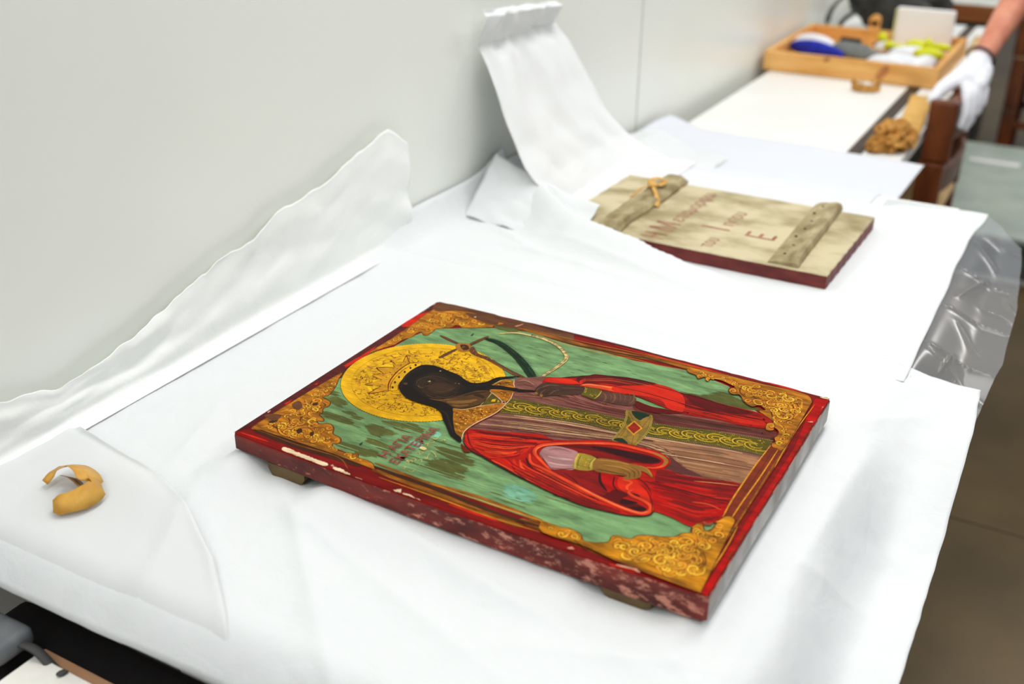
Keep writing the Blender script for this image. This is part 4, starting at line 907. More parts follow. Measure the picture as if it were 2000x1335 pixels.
corner_ornament.003~C~brown/brown/brownr|goldl/goldl/goldy~79,2.04,4.68~3874 307 4132 504 4261 595 4379 648 4455 555 4492 252 4419 97 4084 101 3868 123 3839 226
corner_ornament.003~S~goldd~3~3849 52 4109 44 4441 41
collar~P1~gold~0~1527 1400 1620 1440 1723 1578 1801 1656 1868 1727 1884 1768 1928 1731 1928 1637 1918 1508 1862 1294 1843 1151 1856 1057 1900 956 1861 989 1789 1032 1715 1119 1625 1244
collar~P1~gold~0~1608 1999 1636 2117 1688 2195 1743 2197 1808 2117 1827 2069 1706 2036
collar~P1~gold~0~1643 1885 1668 1937 1855 1998 1885 1947 1902 1859 1901 1779 1877 1780 1783 1821
collar~P1~oliveg~0~1721 1593 1697 1819 1689 1847 1783 1821 1852 1782 1861 1739 1795 1666
collar~P0~yellow~0~1773 1703 1761 1752 1789 1777 1808 1724
collar~P0~stoley~0~1811 1773 1849 1748 1836 1716
collar~C~brown/brown/brownr|goldl/goldl/goldy~96,0.8,1.72~1541 1378 1736 1555 1875 1716 1898 1542 1842 1327 1813 1177 1821 1065 1769 1064 1650 1229
collar~C~brown/brown/brownr|goldl/goldl/goldy~9,0.69,1.38~1622 2015 1654 2128 1731 2190 1793 2108 1725 2059
collar~C~brown/brown/brownr|goldl/goldl/goldy~11,0.8,1.61~1684 1910 1852 1976 1876 1876 1863 1804
collar~S~creamp~0.9~1531 1400 1621 1437 1670 1485 1726 1573 1801 1656 1865 1733
collar~S~creamp~1.1~1900 956 1856 1057 1843 1151 1862 1294 1918 1508 1928 1637 1921 1743 1908 1863 1870 1971
collar~S~creamp~0.8~1721 1593 1701 1813 1692 1849
collar~S~creamp~1.1~1643 1885 1786 1815 1885 1753
collar~S~creamp~0.9~1755 2204 1785 2137 1829 2079
collar~S~creamp~0.6~1620 2006 1642 2120 1688 2195
collar~S~brownr~0.8~1861 1061 1855 1144 1874 1287 1932 1498 1942 1627
collar~S~creamp~0.9~1904 1764 1909 1749 1907 1737 1899 1730 1888 1731 1877 1740 1869 1753 1868 1766 1873 1776 1882 1778 1893 1773 1901 1763
collar~S~brownr~0.9~1896 1759 1898 1752 1897 1746 1893 1743 1888 1743 1882 1748 1879 1754 1879 1760 1881 1764 1885 1765 1890 1763 1893 1758
veil~P1~hair~0~832 1490 795 1568 747 1729 737 1881 765 2006 851 2057 951 2061 1086 2035 1205 2017 1301 1970 1393 1939 1466 1966 1529 2037 1554 2120 1589 2184 1734 2299 1762 2306 1651 2169 1633 2163 1609 2067 1608 1999 1705 2039 1773 2046 1876 2073 1872 2060 2034 2122 2044 2092 1839 1979 1905 2021 1802 1993 1664 1931 1647 1891 1690 1831 1714 1605 1588 1429 1521 1412 1572 1335 1639 1222 1715 1119 1783 1029 1866 992 1905 945 1913 905 1824 939 1752 982 1664 1074 1606 1129 1541 1195 1480 1265 1402 1312 1327 1330 1217 1327 1092 1333 987 1367 896 1428
veil~S~hairl~2~861 1490 775 1676 769 1847 803 1974
veil~S~hairl~2~1421 1307 1532 1281 1645 1152 1760 1030
veil~S~hairb~1.6~1452 1357 1541 1316 1696 1108
veil~S~hairb~2~1113 1361 1260 1384 1377 1375
veil~S~hairl~1.2~1423 1889 1520 1930 1587 2020
painted_face~P1~facea~0~929 1597 883 1740 912 1861 993 1944 1110 1944 1250 1906 1364 1854 1425 1807 1442 1701 1421 1607 1373 1531 1299 1471 1195 1458 1078 1486 996 1536
painted_face~P1~faceb~0~947 1658 943 1776 1014 1835 1114 1860 1243 1851 1336 1821 1378 1779 1395 1674 1355 1585 1281 1525 1184 1500 1078 1536
painted_face~P1~facec~0~1070 1647 1102 1750 1186 1799 1282 1789 1331 1751 1317 1644 1250 1572 1149 1577
painted_face~P1~neck~0~1204 1444 1312 1476 1367 1540 1426 1624 1485 1723 1544 1824 1640 1884 1689 1831 1706 1724 1709 1614 1657 1506 1583 1437 1515 1422 1419 1459 1324 1457
painted_face~S~neckl~6~1403 1484 1491 1521 1576 1587 1636 1670
painted_face~S~neckl~4~1485 1454 1556 1480 1623 1536
painted_face~S~neckl~1.4~1233 1448 1317 1469 1382 1517 1454 1579
painted_face~S~neckd~5~1557 1736 1630 1747 1680 1728
painted_face~S~neckd~3.5~1483 1660 1542 1760 1633 1847
painted_face~S~facel~0.7~959 1615 922 1695 935 1788 997 1860 1102 1878 1164 1872
painted_face~S~facel~2~971 1622 1013 1596 1051 1602
painted_face~S~facel~0.7~1039 1595 1066 1678 1048 1769
painted_face~S~faced~1.4~1122 1847 1202 1826 1265 1829
painted_face~S~faced~1.8~1328 1716 1377 1728 1378 1779
painted_face~S~faced~1.6~992 1753 1046 1785 1094 1762
painted_face~S~facel~0.7~1165 1603 1263 1628 1319 1744
painted_face~S~facel~1.2~1257 1511 1358 1554 1410 1650
painted_face~S~facel~1~1153 1498 1242 1485 1338 1510
painted_face~S~cream~2.08~1033 1752 1034 1747 1034 1744 1032 1742 1029 1743 1026 1745 1024 1748 1024 1751 1025 1753 1027 1753 1029 1752 1030 1750
painted_face~S~neckl~1.56~1316 1860 1317 1856 1317 1854 1315 1853 1313 1853 1311 1855 1310 1857 1310 1859 1310 1861 1312 1861 1313 1860 1314 1859
painted_face~S~cream~1.3~1005 1996 1006 1993 1006 1991 1005 1990 1003 1990 1001 1992 1000 1994 1000 1996 1000 1997 1002 1997 1003 1996 1004 1995
painted_face~S~facel~3.38~860 1593 862 1586 861 1581 858 1578 853 1579 848 1583 845 1588 845 1592 847 1595 850 1595 853 1593 855 1590
painted_face~S~black~1.04~1020 1753 1021 1751 1021 1749 1020 1748 1018 1748 1017 1750 1016 1751 1016 1753 1017 1753 1017 1753 1018 1753 1019 1752
painted_face~S~neckl~1.3~1280 1852 1281 1849 1280 1847 1279 1846 1277 1846 1275 1848 1274 1850 1274 1851 1275 1852 1276 1852 1277 1852 1278 1851
painted_face~S~faced~1~1040 1680 1074 1691 1070 1748
painted_face~S~facel~0.5~949 1779 985 1827 1046 1836
inscription~S~creamy~0.8~1667 391 1664 428 1700 391
inscription~S~creamy~0.8~1686 412 1690 453 1718 421
inscription~S~creamy~0.8~1681 467 1695 495 1726 465 1715 449
inscription~S~creamy~0.8~1656 562 1669 599 1710 563 1714 606
inscription~S~creamy~0.8~1648 648 1662 676 1709 663 1700 628 1658 633
inscription~S~creamy~0.8~1645 727 1663 759 1683 719 1703 741
inscription~S~creamy~0.8~1647 791 1661 830 1697 810 1678 778 1647 791
inscription~S~creamy~0.8~1641 860 1690 837 1694 891
inscription~S~creamy~0.8~1747 467 1760 504 1792 464
inscription~S~creamy~0.8~1795 427 1806 395
inscription~S~creamy~0.8~1760 553 1795 534 1778 584 1766 636
inscription~S~creamy~0.8~1760 653 1803 638 1860 592 1844 583
inscription~S~creamy~0.8~1820 520 1848 527
inscription~S~creamy~0.8~1749 840 1767 882 1782 849
inscription~S~creamy~0.8~1763 716 1798 696
inscription~S~creamy~0.8~1679 311 1705 336 1713 293
inscription~S~creamy~0.8~1761 302 1802 288 1806 347
inscription~S~creamy~0.8~1710 554 1710 604
inscription~S~creamy~0.8~1689 375 1722 375
inscription~S~creamy~0.8~1730 716 1748 747
inscription~P1~cream~0~1649 638 1656 678 1709 668 1705 629
paint_loss.508~P1~gesso~0~571 35 601 56 727 46 836 40 921 37 992 33 1086 30 1100 -10 987 -12 895 -10 771 -7 702 -5 601 -2
paint_loss.509~P1~gesso~0~1168 11 1258 26 1293 8 1347 3 1356 -20 1262 -18 1198 -17
paint_loss.510~P1~gesso~0~1832 -26 1834 -5 1878 29 1901 -26 1863 -26
paint_loss.511~P1~gesso~0~1933 -27 1924 -15 1968 -2 2045 -23 2104 -28 2055 -27 2001 -27
paint_loss.512~P1~gessop~0~1124 24 1137 51 1159 15
paint_loss.513~P1~gesso~0~1421 -21 1485 -22 1487 -22
paint_loss.514~P1~gesso~0~22 3148 22 3211 22 3269 25 3248 22 3190 24 3145
paint_loss.515~P1~gesso~0~22 3378 22 3419 34 3378 22 3359
paint_loss.516~P1~gesso~0~4533 3441 4578 3471 4608 3469 4608 3433 4608 3428 4551 3433
paint_loss.517~P1~gessop~0~4608 3216 4608 3273 4608 3245
paint_loss.518~P1~gessop~0~4563 2894 4592 2929 4608 2906
paint_loss.519~P1~gessop~0~3891 -6 4031 27 4079 0 4057 -1
paint_loss.520~P1~gessop~0~3470 -10 3495 22 3524 4
paint_loss.521~P1~gessop~0~1126 3347 1174 3446 1177 3413 1155 3347
paint_loss.522~P1~gesso~0~602 3312 613 3341 635 3313
paint_loss.523~P1~gessop~0~22 457 37 500 47 455
paint_loss.524~P1~gessop~0~234 523 237 542 259 521
paint_loss.525~P1~woodworn~0~4608 2869 4608 2808 4608 2643 4608 2508 4608 2335 4608 2196 4608 2198 4608 2393 4608 2623
paint_loss.526~P1~woodworn~0~4608 1512 4608 1623 4608 1757 4608 1643
paint_loss.527~P1~woodworn~0~4608 487 4608 682 4608 889 4608 840 4608 546
"""
def inside(q, x, y):
    r = False
    for i in range(len(q)):
        x1, y1 = q[i]; x2, y2 = q[i - 1]
        if (y1 > y) != (y2 > y) and x < (x2 - x1) * (y - y1) / (y2 - y1) + x1: r = not r
    return r
def spiral(c, r0, r1, a0, turns, n):
    return [(c[0] + (r0 + (r1 - r0) * i / (n - 1)) * math.cos(a0 + turns * 6.2832 * i / (n - 1)), c[1] + (r0 + (r1 - r0) * i / (n - 1)) * math.sin(a0 + turns * 6.2832 * i / (n - 1))) for i in range(n)]
def resample(g, k):
    g = np.array(g, float); d = np.r_[0, np.cumsum(np.linalg.norm(np.diff(g, axis=0), axis=1))]; s = np.linspace(0, d[-1], k)
    return np.c_[np.interp(s, d, g[:, 0]), np.interp(s, d, g[:, 1])]
def paint_icon():
    rnd = random.Random(11); LY = {}; order = []
    U = rnd.uniform
    def pts(t):
        a = [float(x) / 10 for x in t.split()]; return list(zip(a[::2], a[1::2]))
    rows = [l.split('~') for l in PAINT.strip().split('\n')]
    placed = []; top = [0.]; cur = [0.]
    def nz(step=3e-7): cur[0] += step; return ITOP + .0001 + cur[0]
    for part, k, m, w, body in rows:
        q = np.array([float(v) / 10 for v in body.replace(';', ' ').split()]).reshape(-1, 2); b0 = q.min(0) - 3; b1 = q.max(0) + 3
        if k == 'H': b0, b1 = q[0] - float(w), q[0] + float(w)
        cur[0] = max([l for (c0, c1, l) in placed if c0[0] < b1[0] and c1[0] > b0[0] and c0[1] < b1[1] and c1[1] > b0[1]], default=0) + 2e-6; z = ITOP + .0001 + cur[0]
        if part not in LY: LY[part] = Layer(); order.append(part)
        y = LY[part]
        if k in ('L', 'T'): pa, pb = [pts(b) for b in body.split(';')]
        else: p = pts(body)
        if k == 'P0': y.poly(p, m, z)
        elif k == 'P1':
            c = catmull(p, 3, True)
            if part.startswith('paint_loss'): c = [(a + U(-.8, .8), b + U(-.6, .6)) for a, b in catmull(p, 6, True)]
            y.poly(c, m, z)
        elif k == 'S': y.stroke(p, float(w), m, z)
        elif k == 'C':
            mats, light = m.split('|'); n, r0, r1 = [float(v) for v in w.split(',')]
            if part.startswith('corner'): n *= .6; r0 *= 1.25; r1 *= 1.7
            mats = mats.split('/'); light = light.split('/')
            xs = [a for a, b in p]; ys = [b for a, b in p]; j = tries = 0
            while j < n and tries < 4000:
                tries += 1; x, yy, r = U(min(xs), max(xs)), U(min(ys), max(ys)), U(r0, r1)
                if not all(inside(p, x + dx * r, yy + dy * r) for dx, dy in ((.8, 0), (-.8, 0), (0, .8), (0, -.8))): continue
                a = U(0, 6.28); t = rnd.choice((-1, 1)) * U(.4, .9)
                dk, lt = rnd.choice(mats), rnd.choice(light)
                if part.startswith('corner'):
                    t *= 1.35; sp = spiral((x, yy), r * 1.25, r * .22, a, t, 11); ww = U(1.3, 2.3) * min(1.2, r / 4 + .25)
                    y.stroke(sp, ww + 1.1, dk, nz()); y.stroke(sp, ww, lt, nz())
                    if rnd.random() < .5: y.stroke(spiral((x, yy), r * 1.17, r * .28, a + .12, t, 11), .5, 'goldy', nz())
                else:
                    y.stroke(spiral((x, yy), r * 1.15, r * .5, a + .25, t, 7), U(.7, 1.3), dk, nz())
                    if rnd.random() < .8: y.stroke(spiral((x, yy), r * .85, r * .25, a, t, 7), U(.8, 1.5), lt, nz())
                j += 1
        elif k == 'L':
            ww, n, t0, t1, jit, s0, s1 = [float(v) for v in w.split(',')]; a, b = resample(pa, 16), resample(pb, 16); ms = m.split('/')
            for i in range(int(n)):
                t = t0 + (t1 - t0) * (i + .5) / n + U(-jit, jit); l = a + (b - a) * t
                i0 = int(U(0, .4) * 15 * s0); i1 = 16 - int(U(0, .4) * 15 * s1); l = l[i0:max(i1, i0 + 4)]
                if len(l) > 2: y.stroke(list(l[::2]) + [l[-1]], ww * U(.5, 1.5), rnd.choice(ms), nz())
        elif k == 'O':
            xs = [a for a, b in p]; ys = [b for a, b in p]; area_ = (max(xs) - min(xs)) * (max(ys) - min(ys)); n = int(area_ * .55 * float(w)) + 12
            for i in range(n):
                x, yy = U(min(xs), max(xs)), U(min(ys), max(ys))
                if inside(p, x, yy): l = U(2.5, 8); y.stroke([(x - l, yy + U(-.4, .4)), (x, yy), (x + l * U(.5, 1), yy + U(-.5, .5))], U(.6, 1.7), m, nz(), 2)
        elif k == 'G':
            (u0, v0), (u1, v1) = p
            for i in range(70 if w == '0' else 45):
                u, v = U(u0, u1), U(v0, v1)
                if w == '0': y.stroke([(u, v), (u + U(8, 22), v + U(-.6, .6)), (u + U(24, 42), v + U(-1, 1))], U(.4, 1.5), rnd.choice(['olive', 'greenl', 'greenl']), nz())
                else: y.stroke([(u, v), (u + 3, v + .3), (u + U(5, 9), v)], U(.3, .7), rnd.choice(['olive', 'greend', 'greenl']), nz())
        elif k == 'H':
            c = p[0]; R = float(w)
            pol = lambda r, a: (c[0] + r * math.cos(a), c[1] + r * math.sin(a))
            y.poly([pol(R, 6.2832 * i / 72) for i in range(72)], 'yellow', z)
            for i in range(170):
                q = pol(R, 6.2832 * i / 170)
                if q[0] > 12: y.dot(q, .55, 'black', nz(), 5)
            for i in range(34):
                a, r, d = U(0, 6.28), R * U(.42, .82), U(.1, .3); y.stroke([pol(r + U(-1, 1), a + d * j) for j in range(4)], U(1.5, 4.5), rnd.choice(['yellowo', 'yellowb', 'yellowo']), nz())
            for i in range(70):
                a, r = U(0, 6.28), R * U(.45, .78); y.stroke([pol(r, a), pol(r + 4, a + .03), pol(r + U(5, 10), a + .02)], U(.6, 1.6), 'ochre', nz())
            for i in range(760):
                a, r = U(0, 6.28), R * U(.36, .85); q = pol(r, a); b, s, t = U(0, 6.28), U(1.2, 3.4), U(1.5, 4.5) * rnd.choice((-1, 1))
                y.stroke([(q[0] + s * math.cos(b + t * j / 4) * (1 - .12 * j), q[1] + s * math.sin(b + t * j / 4) * (1 - .12 * j)) for j in range(5)], U(.35, .9), rnd.choice(['ochre', 'ochre', 'ochre', 'brown', 'yellowb']), nz())
            for i in range(24): y.dot(pol(R * U(.5, .8), U(0, 6.28)), U(.5, 1.), 'darkbr', nz())
            y.stroke([pol(R * .87, 6.2832 * i / 40) for i in range(41)], .5, 'yellowo', nz())
        elif k == 'T':
            y.poly(pa + pb[::-1], 'oliveg', z); a, b = resample(pa, 44), resample(pb, 44); mid = (a + b) / 2; hw = np.linalg.norm(a - b, axis=1) / 2
            for i in range(420):
                j = rnd.randint(0, 42); c = a[j] + (b[j] - a[j]) * U(.12, .88); q, bb = U(.8, 2.4), U(0, 6.3)
                y.stroke([(c[0] + q * math.cos(bb + .6 * t), c[1] + .8 * q * math.sin(bb + .6 * t)) for t in range(4)], U(.35, .9), rnd.choice(['stoley', 'stoley', 'stoled', 'stoleo']), nz())
            for i in range(1, 43, 2):
                dr = 1 if (i // 2) % 2 else -1; c = mid[i]; r = hw[i] * .64; tg = mid[i + 1] - mid[i - 1]; an = math.atan2(tg[1], tg[0])
                for mm_, ww, f in (('stoled', 3.0, 1.), ('stoley', 1.7, 1.), ('stoley', 1.2, .5)):
                    y.stroke([(c[0] + r * 1.5 * f * math.cos(an + dr * j * .75) * (1 - .09 * j), c[1] + r * f * math.sin(an + dr * j * .75) * (1 - .09 * j)) for j in range(8)], ww, mm_, nz())
            for g, f in ((a, .05), (b, -.05)):
                gg = g + (b - a) * f; y.stroke(list(gg), 1.3, 'stoled', nz())
                for x in resample(gg, 160): y.dot(x, .42, 'cream', nz(), 4)
        elif k == 'F':
            g = np.array(p)
            for i in range(34):
                t = i / 34 * 3; d = np.array([np.interp(t, [0, 1, 2, 3], g[:, 0]), np.interp(t, [0, 1, 2, 3], g[:, 1])])
                y.stroke([d, d + (1.5, 2.2), d + (4.5, 4 + U(0, 2))], .6, rnd.choice(['leaf', 'leafl', 'leaf']), nz()); y.stroke([d, d + (3, -2), d + (7, -3.2)], .5, rnd.choice(['leafl', 'leafd']), nz())
        placed.append((b0, b1, cur[0] + 2e-6)); top[0] = max(top[0], cur[0])
    objs = {}
    for p in order: objs[p] = LY[p].build(p.split('.')[0], icon)
    return objs, ITOP + .0001 + top[0] + 5e-6
PARTS, ZINK = paint_icon()
for k, l in dict(painted_field='green painted ground with olive stains', painted_frame='red, gold and brown painted border', halo='yellow scribbled halo with a dotted rim', crown='gold spiked crown', cross_staff='brown cross on a staff', palm_branch='dark green palm branch',
                 banner='narrow cream lettered scroll', robe='mauve and tan striped robe', stole='olive and yellow scrollwork band', belt_clasp='olive clasp with a red diamond', mantle='scarlet folded mantle', collar='orange-gold patterned collar', veil='dark brown veil and hair',
                 painted_face='dark brown painted face and neck', inscription='faded cream and red Greek inscription', ).items(): PARTS[k]['label'] = l
for k, o in PARTS.items():
    if k.startswith('paint_loss'): o['label'] = 'pale chip of bare gesso'

# lettering
def glyphs(body, size, m, place, name, parent, shear=0.0, bold=.012):
    cu = bpy.data.curves.new('lettering', 'FONT'); cu.body = body; cu.size = size; cu.shear = shear; cu.offset = size * bold; cu.align_x = 'LEFT'; cu.resolution_u = 3
    to = bpy.data.objects.new('lettering', cu); COL.objects.link(to)
    dg = bpy.context.evaluated_depsgraph_get(); me = bpy.data.meshes.new_from_object(to.evaluated_get(dg))
    bpy.data.objects.remove(to); bpy.data.curves.remove(cu)
    for v in me.vertices: v.co = place(v.co.x, v.co.y)
    me.materials.clear(); me.name = name
    return link(name, me, m, parent)
def flat_text(body, size, origin, m, z, parent, name='letters', sx=1.0):
    # reads along +v with the top of the letters towards the head of the panel
    return glyphs(body, size, m, lambda x, y: Vector(loc(origin[0] - y, origin[1] + x * sx, z)), name, parent)
ins = PARTS['inscription']; M_red = mat('letter_red', (150, 30, 24), (116, 28, 20), 200, .5)
flat_text('Η ΑΓΙΑ', 13.5, (149.0, 34.5), M_red, ZINK, ins, sx=1.0)
flat_text('ΕΚΑΤΕΡΙΝΑ', 13.0, (163.0, 31.0), M_red, ZINK + 1e-5, ins, sx=.98)
BAN = [(107.1, 308.0), (121.6, 318.6), (140.1, 321.8), (157.9, 320.7), (176.9, 313.9), (190.8, 302.9), (197.3, 294.2), (199.5, 283.1), (198.3, 264.3), (196.1, 248.2), (195.8, 235.0)]
gb = resample(catmull(BAN, 6), 44); M_ink = mat('letter_ink', (60, 46, 24), None, 200, .5)
word = 'Σ ΕΙΜΑΙ ΣΝ ΝΘΙ Θ ΕΧ ΖΙΒΤΑ ΟΙΝΔ'
for i, ch in enumerate(word):
    if ch == ' ': continue
    j = 41 - int(i * 1.08)
    if j < 6: break
    c = gb[j]; tg = gb[j - 1] - gb[j + 1]; tg = tg / np.linalg.norm(tg); up = np.array([-tg[1], tg[0]])
    glyphs(ch, 4.3, M_ink, lambda x, y: Vector(loc(c[0] + tg[0] * (x - 1.2) + up[0] * (y - 1.4), c[1] + tg[1] * (x - 1.2) + up[1] * (y - 1.4), ZINK)), 'letter', PARTS['banner'])

# ------------------------------------------------------------------ the second panel, lying face down
def board_mat():
    m = mat('aged_board', (198, 186, 152), (146, 132, 94), 15, .7, .25, 9, (1, 1.5, 1), .35, 120, lo=.33, hi=.60)
    return m
M_board = board_mat(); M_bt = mat('batten_wood', (180, 166, 130), (128, 112, 76), 26, .7, .2, 8, (2.2, 1, 1), .5, 90); M_br = mat('board_rim', (122, 52, 48), (92, 36, 34), 30, .55, .3, 5, (1, 1, 2), .2, 150)
M_bl = mat('board_letters', (128, 58, 44), (170, 120, 92), 70, .6, lo=.3, hi=.7)
bd = thing('wooden_board', 'weathered tan wooden panel lying face down with red Greek lettering', 'icon painting', (-.4475, 1.4605, ZT + .003), math.radians(-1.2))
BW, BH, BT = .394, .262, .0195
def board_bm():
    bm = bmesh.new(); out = []
    n = 40
    for i in range(n): out.append((-BW / 2 + BW * i / n, -BH / 2 - .0025 * math.sin(math.pi * i / n) + .0004 * math.sin(i * 1.9)))
    for i in range(24): out.append((BW / 2 + .0005 * math.sin(i * 2.3), -BH / 2 + BH * i / 24))
    for i in range(n): out.append((BW / 2 - BW * i / n, BH / 2 + .0004 * math.sin(i * 1.3)))
    for i in range(24): out.append((-BW / 2 + .0006 * math.sin(i * 1.7), BH / 2 - BH * i / 24))
    R = []
    for z, ins in ((0, .001), (.001, 0), (BT - .0012, 0), (BT, .0014)):
        R.append([bm.verts.new((x * (1 - ins / (BW / 2)), y * (1 - ins / (BH / 2)), z)) for x, y in out])
    m = len(out); bm.faces.new(R[0][::-1]).material_index = 1; bm.faces.new(R[-1]).material_index = 0
    for k, (a, b) in enumerate(zip(R, R[1:])):
        for i in range(m): bm.faces.new((a[i], a[(i + 1) % m], b[(i + 1) % m], b[i])).material_index = 0 if k == 2 else 1
    return bm
from_bm('panel', board_bm(), [M_board, M_br], bd)
def batten(x, w, h, rough, y0, y1, prof, dx=0.):
    n = 26; bm = bmesh.new(); rings = []; k = len(prof)
    for i in range(n + 1):
        t = i / n; y = y0 + (y1 - y0) * t; e = 1 - .55 * max(0, (abs(t - .5) - .46) / .04); xx = x + dx * (1 - t)
        rings.append([bm.verts.new((xx + px * w * (1 + rough * 1.5 * ns(y * 40, px * 3, 1)), y, BT - .0004 + pz * h * e * (1 + rough * 2.2 * ns(y * 60, px * 4, 3)))) for px, pz in prof])
    for a, b in zip(rings, rings[1:]):
        for i in range(k): bm.faces.new((a[i], b[i], b[(i + 1) % k], a[(i + 1) % k]))
    bm.faces.new(rings[0]); bm.faces.new(rings[-1][::-1]); bmesh.ops.recalc_face_normals(bm, faces=bm.faces[:])
    return from_bm('batten', bm, M_bt, bd)
tag(batten(-.116, .038, .013, .16, -.128, .140, [(-.5, 0), (-.5, .45), (-.40, .85), (-.2, 1), (.2, 1), (.40, .85), (.5, .45), (.5, 0)]), 'rough split wooden batten')
tag(batten(.127, .042, .014, .02, -.126, .139, [(-.5, 0), (-.45, .30), (-.30, .60), (-.05, .78), (.12, .84), (.24, .97), (.36, 1), (.46, .88), (.5, .5), (.5, 0)], .010), 'broad wooden batten with a raised rounded edge')
M_nail = mat('rusty_nail', (58, 44, 28), None, 80, .6, .3)
for i in range(7):
    bm = bmesh.new(); bmesh.ops.create_cone(bm, cap_ends=True, segments=10, radius1=.0022, radius2=.0016, depth=.0012); bmesh.ops.translate(bm, verts=bm.verts[:], vec=(.124 + .010 * (1 - i / 6) + .003 * math.sin(i * 2.2), -.110 + .036 * i, BT + .0108))
    from_bm('nail', bm, M_nail, bd)
def btext(body, size, wx, wy, sx=1.0, shear=0.0):
    ca, sa = math.cos(math.radians(-1.2)), math.sin(math.radians(-1.2)); dx, dy = wx + .4475, wy - 1.4605; lx, ly = ca * dx + sa * dy, -sa * dx + ca * dy
    glyphs(body, size, M_bl, lambda x, y: Vector((lx - y, ly + x * sx, BT + .0003)), 'letters', bd, shear, .0)
btext('Η', .046, -.485, 1.338, .8); btext('Μ', .050, -.484, 1.374, .9); btext('εταμορφω', .030, -.486, 1.420, 1.02)
btext('του', .028, -.416, 1.345, .85); btext('Ι', .058, -.415, 1.415, .9); btext('ησου', .030, -.416, 1.440, .95); btext('Ε', .058, -.349, 1.410, .75)
M_rib = mat('yellow_ribbon', (222, 176, 96), (196, 146, 66), 90, .6)
rb = thing('ribbon', 'yellow ribbon knotted round the rough batten of the board', 'ribbon', (-.564, 1.505, ZT + .003 + BT + .013))
ribbon('ribbon_tail', [(-.004, .004, .004), (.006, -.012, .003), (.016, -.026, -.004), (.022, -.044, -.0105)], [.007, .008, .010, .012, .012], M_rib, rb, (.5, 0, 1), .0012)
ribbon('ribbon_tail', [(-.004, .004, .004), (-.016, -.010, .002), (-.026, -.026, -.010)], [.007, .009, .010], M_rib, rb, (-.4, 0, 1), .0012)
ribbon('ribbon_loop', [(-.004, .004, .004), (-.012, .014, .008), (-.004, .026, .010), (.008, .026, .006), (.004, .010, .004)], .009, M_rib, rb, (0, 0, 1), .0012)
bm = bmesh.new(); bmesh.ops.create_icosphere(bm, subdivisions=2, radius=.008)
for v in bm.verts: v.co = Vector((v.co.x - .004, v.co.y + .004, v.co.z * .6 + .005)) * (1 + .12 * ns(v.co.x * 300, v.co.y * 300, v.co.z * 300))
from_bm('knot', bm, M_rib, rb, True)

# ------------------------------------------------------------------ the tray on the far table
M_pine = mat('pine_wood', (236, 184, 112), (212, 152, 78), 7, .5, .3, 6, (1, 1, 7)); M_knot = mat('pine_knot', (150, 84, 44), (186, 120, 66), 60, .5)
tr = thing('wooden_tray', 'shallow pine tray of gloves and cloths on the far table', 'tray', (-.597, 3.16, ZF))
X0, X1, Y0, Y1, TH = -.212, .238, -.24, .24, .053
box('tray_base', (X0 + .004, Y0 + .004, .001), (X1 - .004, Y1 - .004, .011), M_pine, tr, .001)
box('tray_side', (X0, Y0, .001), (X1, Y0 + .016, TH), M_pine, tr, .003); box('tray_side', (X0, Y1 - .016, .001), (X1, Y1, TH), M_pine, tr, .003)
box('tray_side', (X0, Y0 + .016, .001), (X0 + .016, Y1 - .016, TH), M_pine, tr, .003); box('tray_side', (X1 - .016, Y0 + .016, .001), (X1, Y1 - .016, TH), M_pine, tr, .003)
for px_, pz_, rx, rz_ in ((.10, .028, .012, .020), (-.045, .046, .008, .006)):
    bm = bmesh.new(); bmesh.ops.create_circle(bm, cap_ends=True, segments=16, radius=1)
    for v in bm.verts: v.co = Vector((px_ + v.co.x * rx + .5 * v.co.y * rz_, Y0 - .0004, pz_ + v.co.y * rz_))
    bmesh.ops.recalc_face_normals(bm, faces=bm.faces[:]); from_bm('wood_knot', bm, M_knot, tr)
bm = bmesh.new(); box_bm((-.036, Y1 - .034, .011), (-.004, Y1 - .018, .085), .004, 2, bm)
tb = bmesh.new(); bmesh.ops.create_cone(tb, cap_ends=True, segments=20, radius1=.016, radius2=.016, depth=.016); bmesh.ops.rotate(tb, verts=tb.verts[:], matrix=Matrix.Rotation(math.pi / 2, 3, 'X')); bmesh.ops.translate(tb, verts=tb.verts[:], vec=(-.020, Y1 - .026, .083))
me = bpy.data.meshes.new('t'); tb.to_mesh(me); tb.free(); bm.from_mesh(me); from_bm('round_handle', bm, M_pine, tr)

def blob(name, chains, vox, m, parent=None, smooth=6, n=12):
    bm = bmesh.new()
    for P, R in chains:
        R = R if isinstance(R, (list, tuple)) else [R] * len(P)
        k = 4; PP = catmull(P, k); RR = [float(np.interp(i / k, range(len(R)), R)) for i in range(len(PP))]
        tube_bm([tuple(p) for p in PP], RR, n, bm)
        for p, r in ((P[0], R[0]), (P[-1], R[-1])):
            bmesh.ops.create_icosphere(bm, subdivisions=2, radius=r, matrix=Matrix.Translation(p))
    me = bpy.data.meshes.new(name); bm.to_mesh(me); bm.free(); o = bpy.data.objects.new(name, me); COL.objects.link(o)
    r = o.modifiers.new('r', 'REMESH'); r.mode = 'VOXEL'; r.voxel_size = vox
    s = o.modifiers.new('s', 'SMOOTH'); s.iterations = smooth; s.factor = .5
    me2 = bpy.data.meshes.new_from_object(o.evaluated_get(bpy.context.evaluated_depsgraph_get())); bpy.data.objects.remove(o); bpy.data.meshes.remove(me)
    me2.name = name; me2.materials.clear()
    return link(name, me2, m, parent, True)
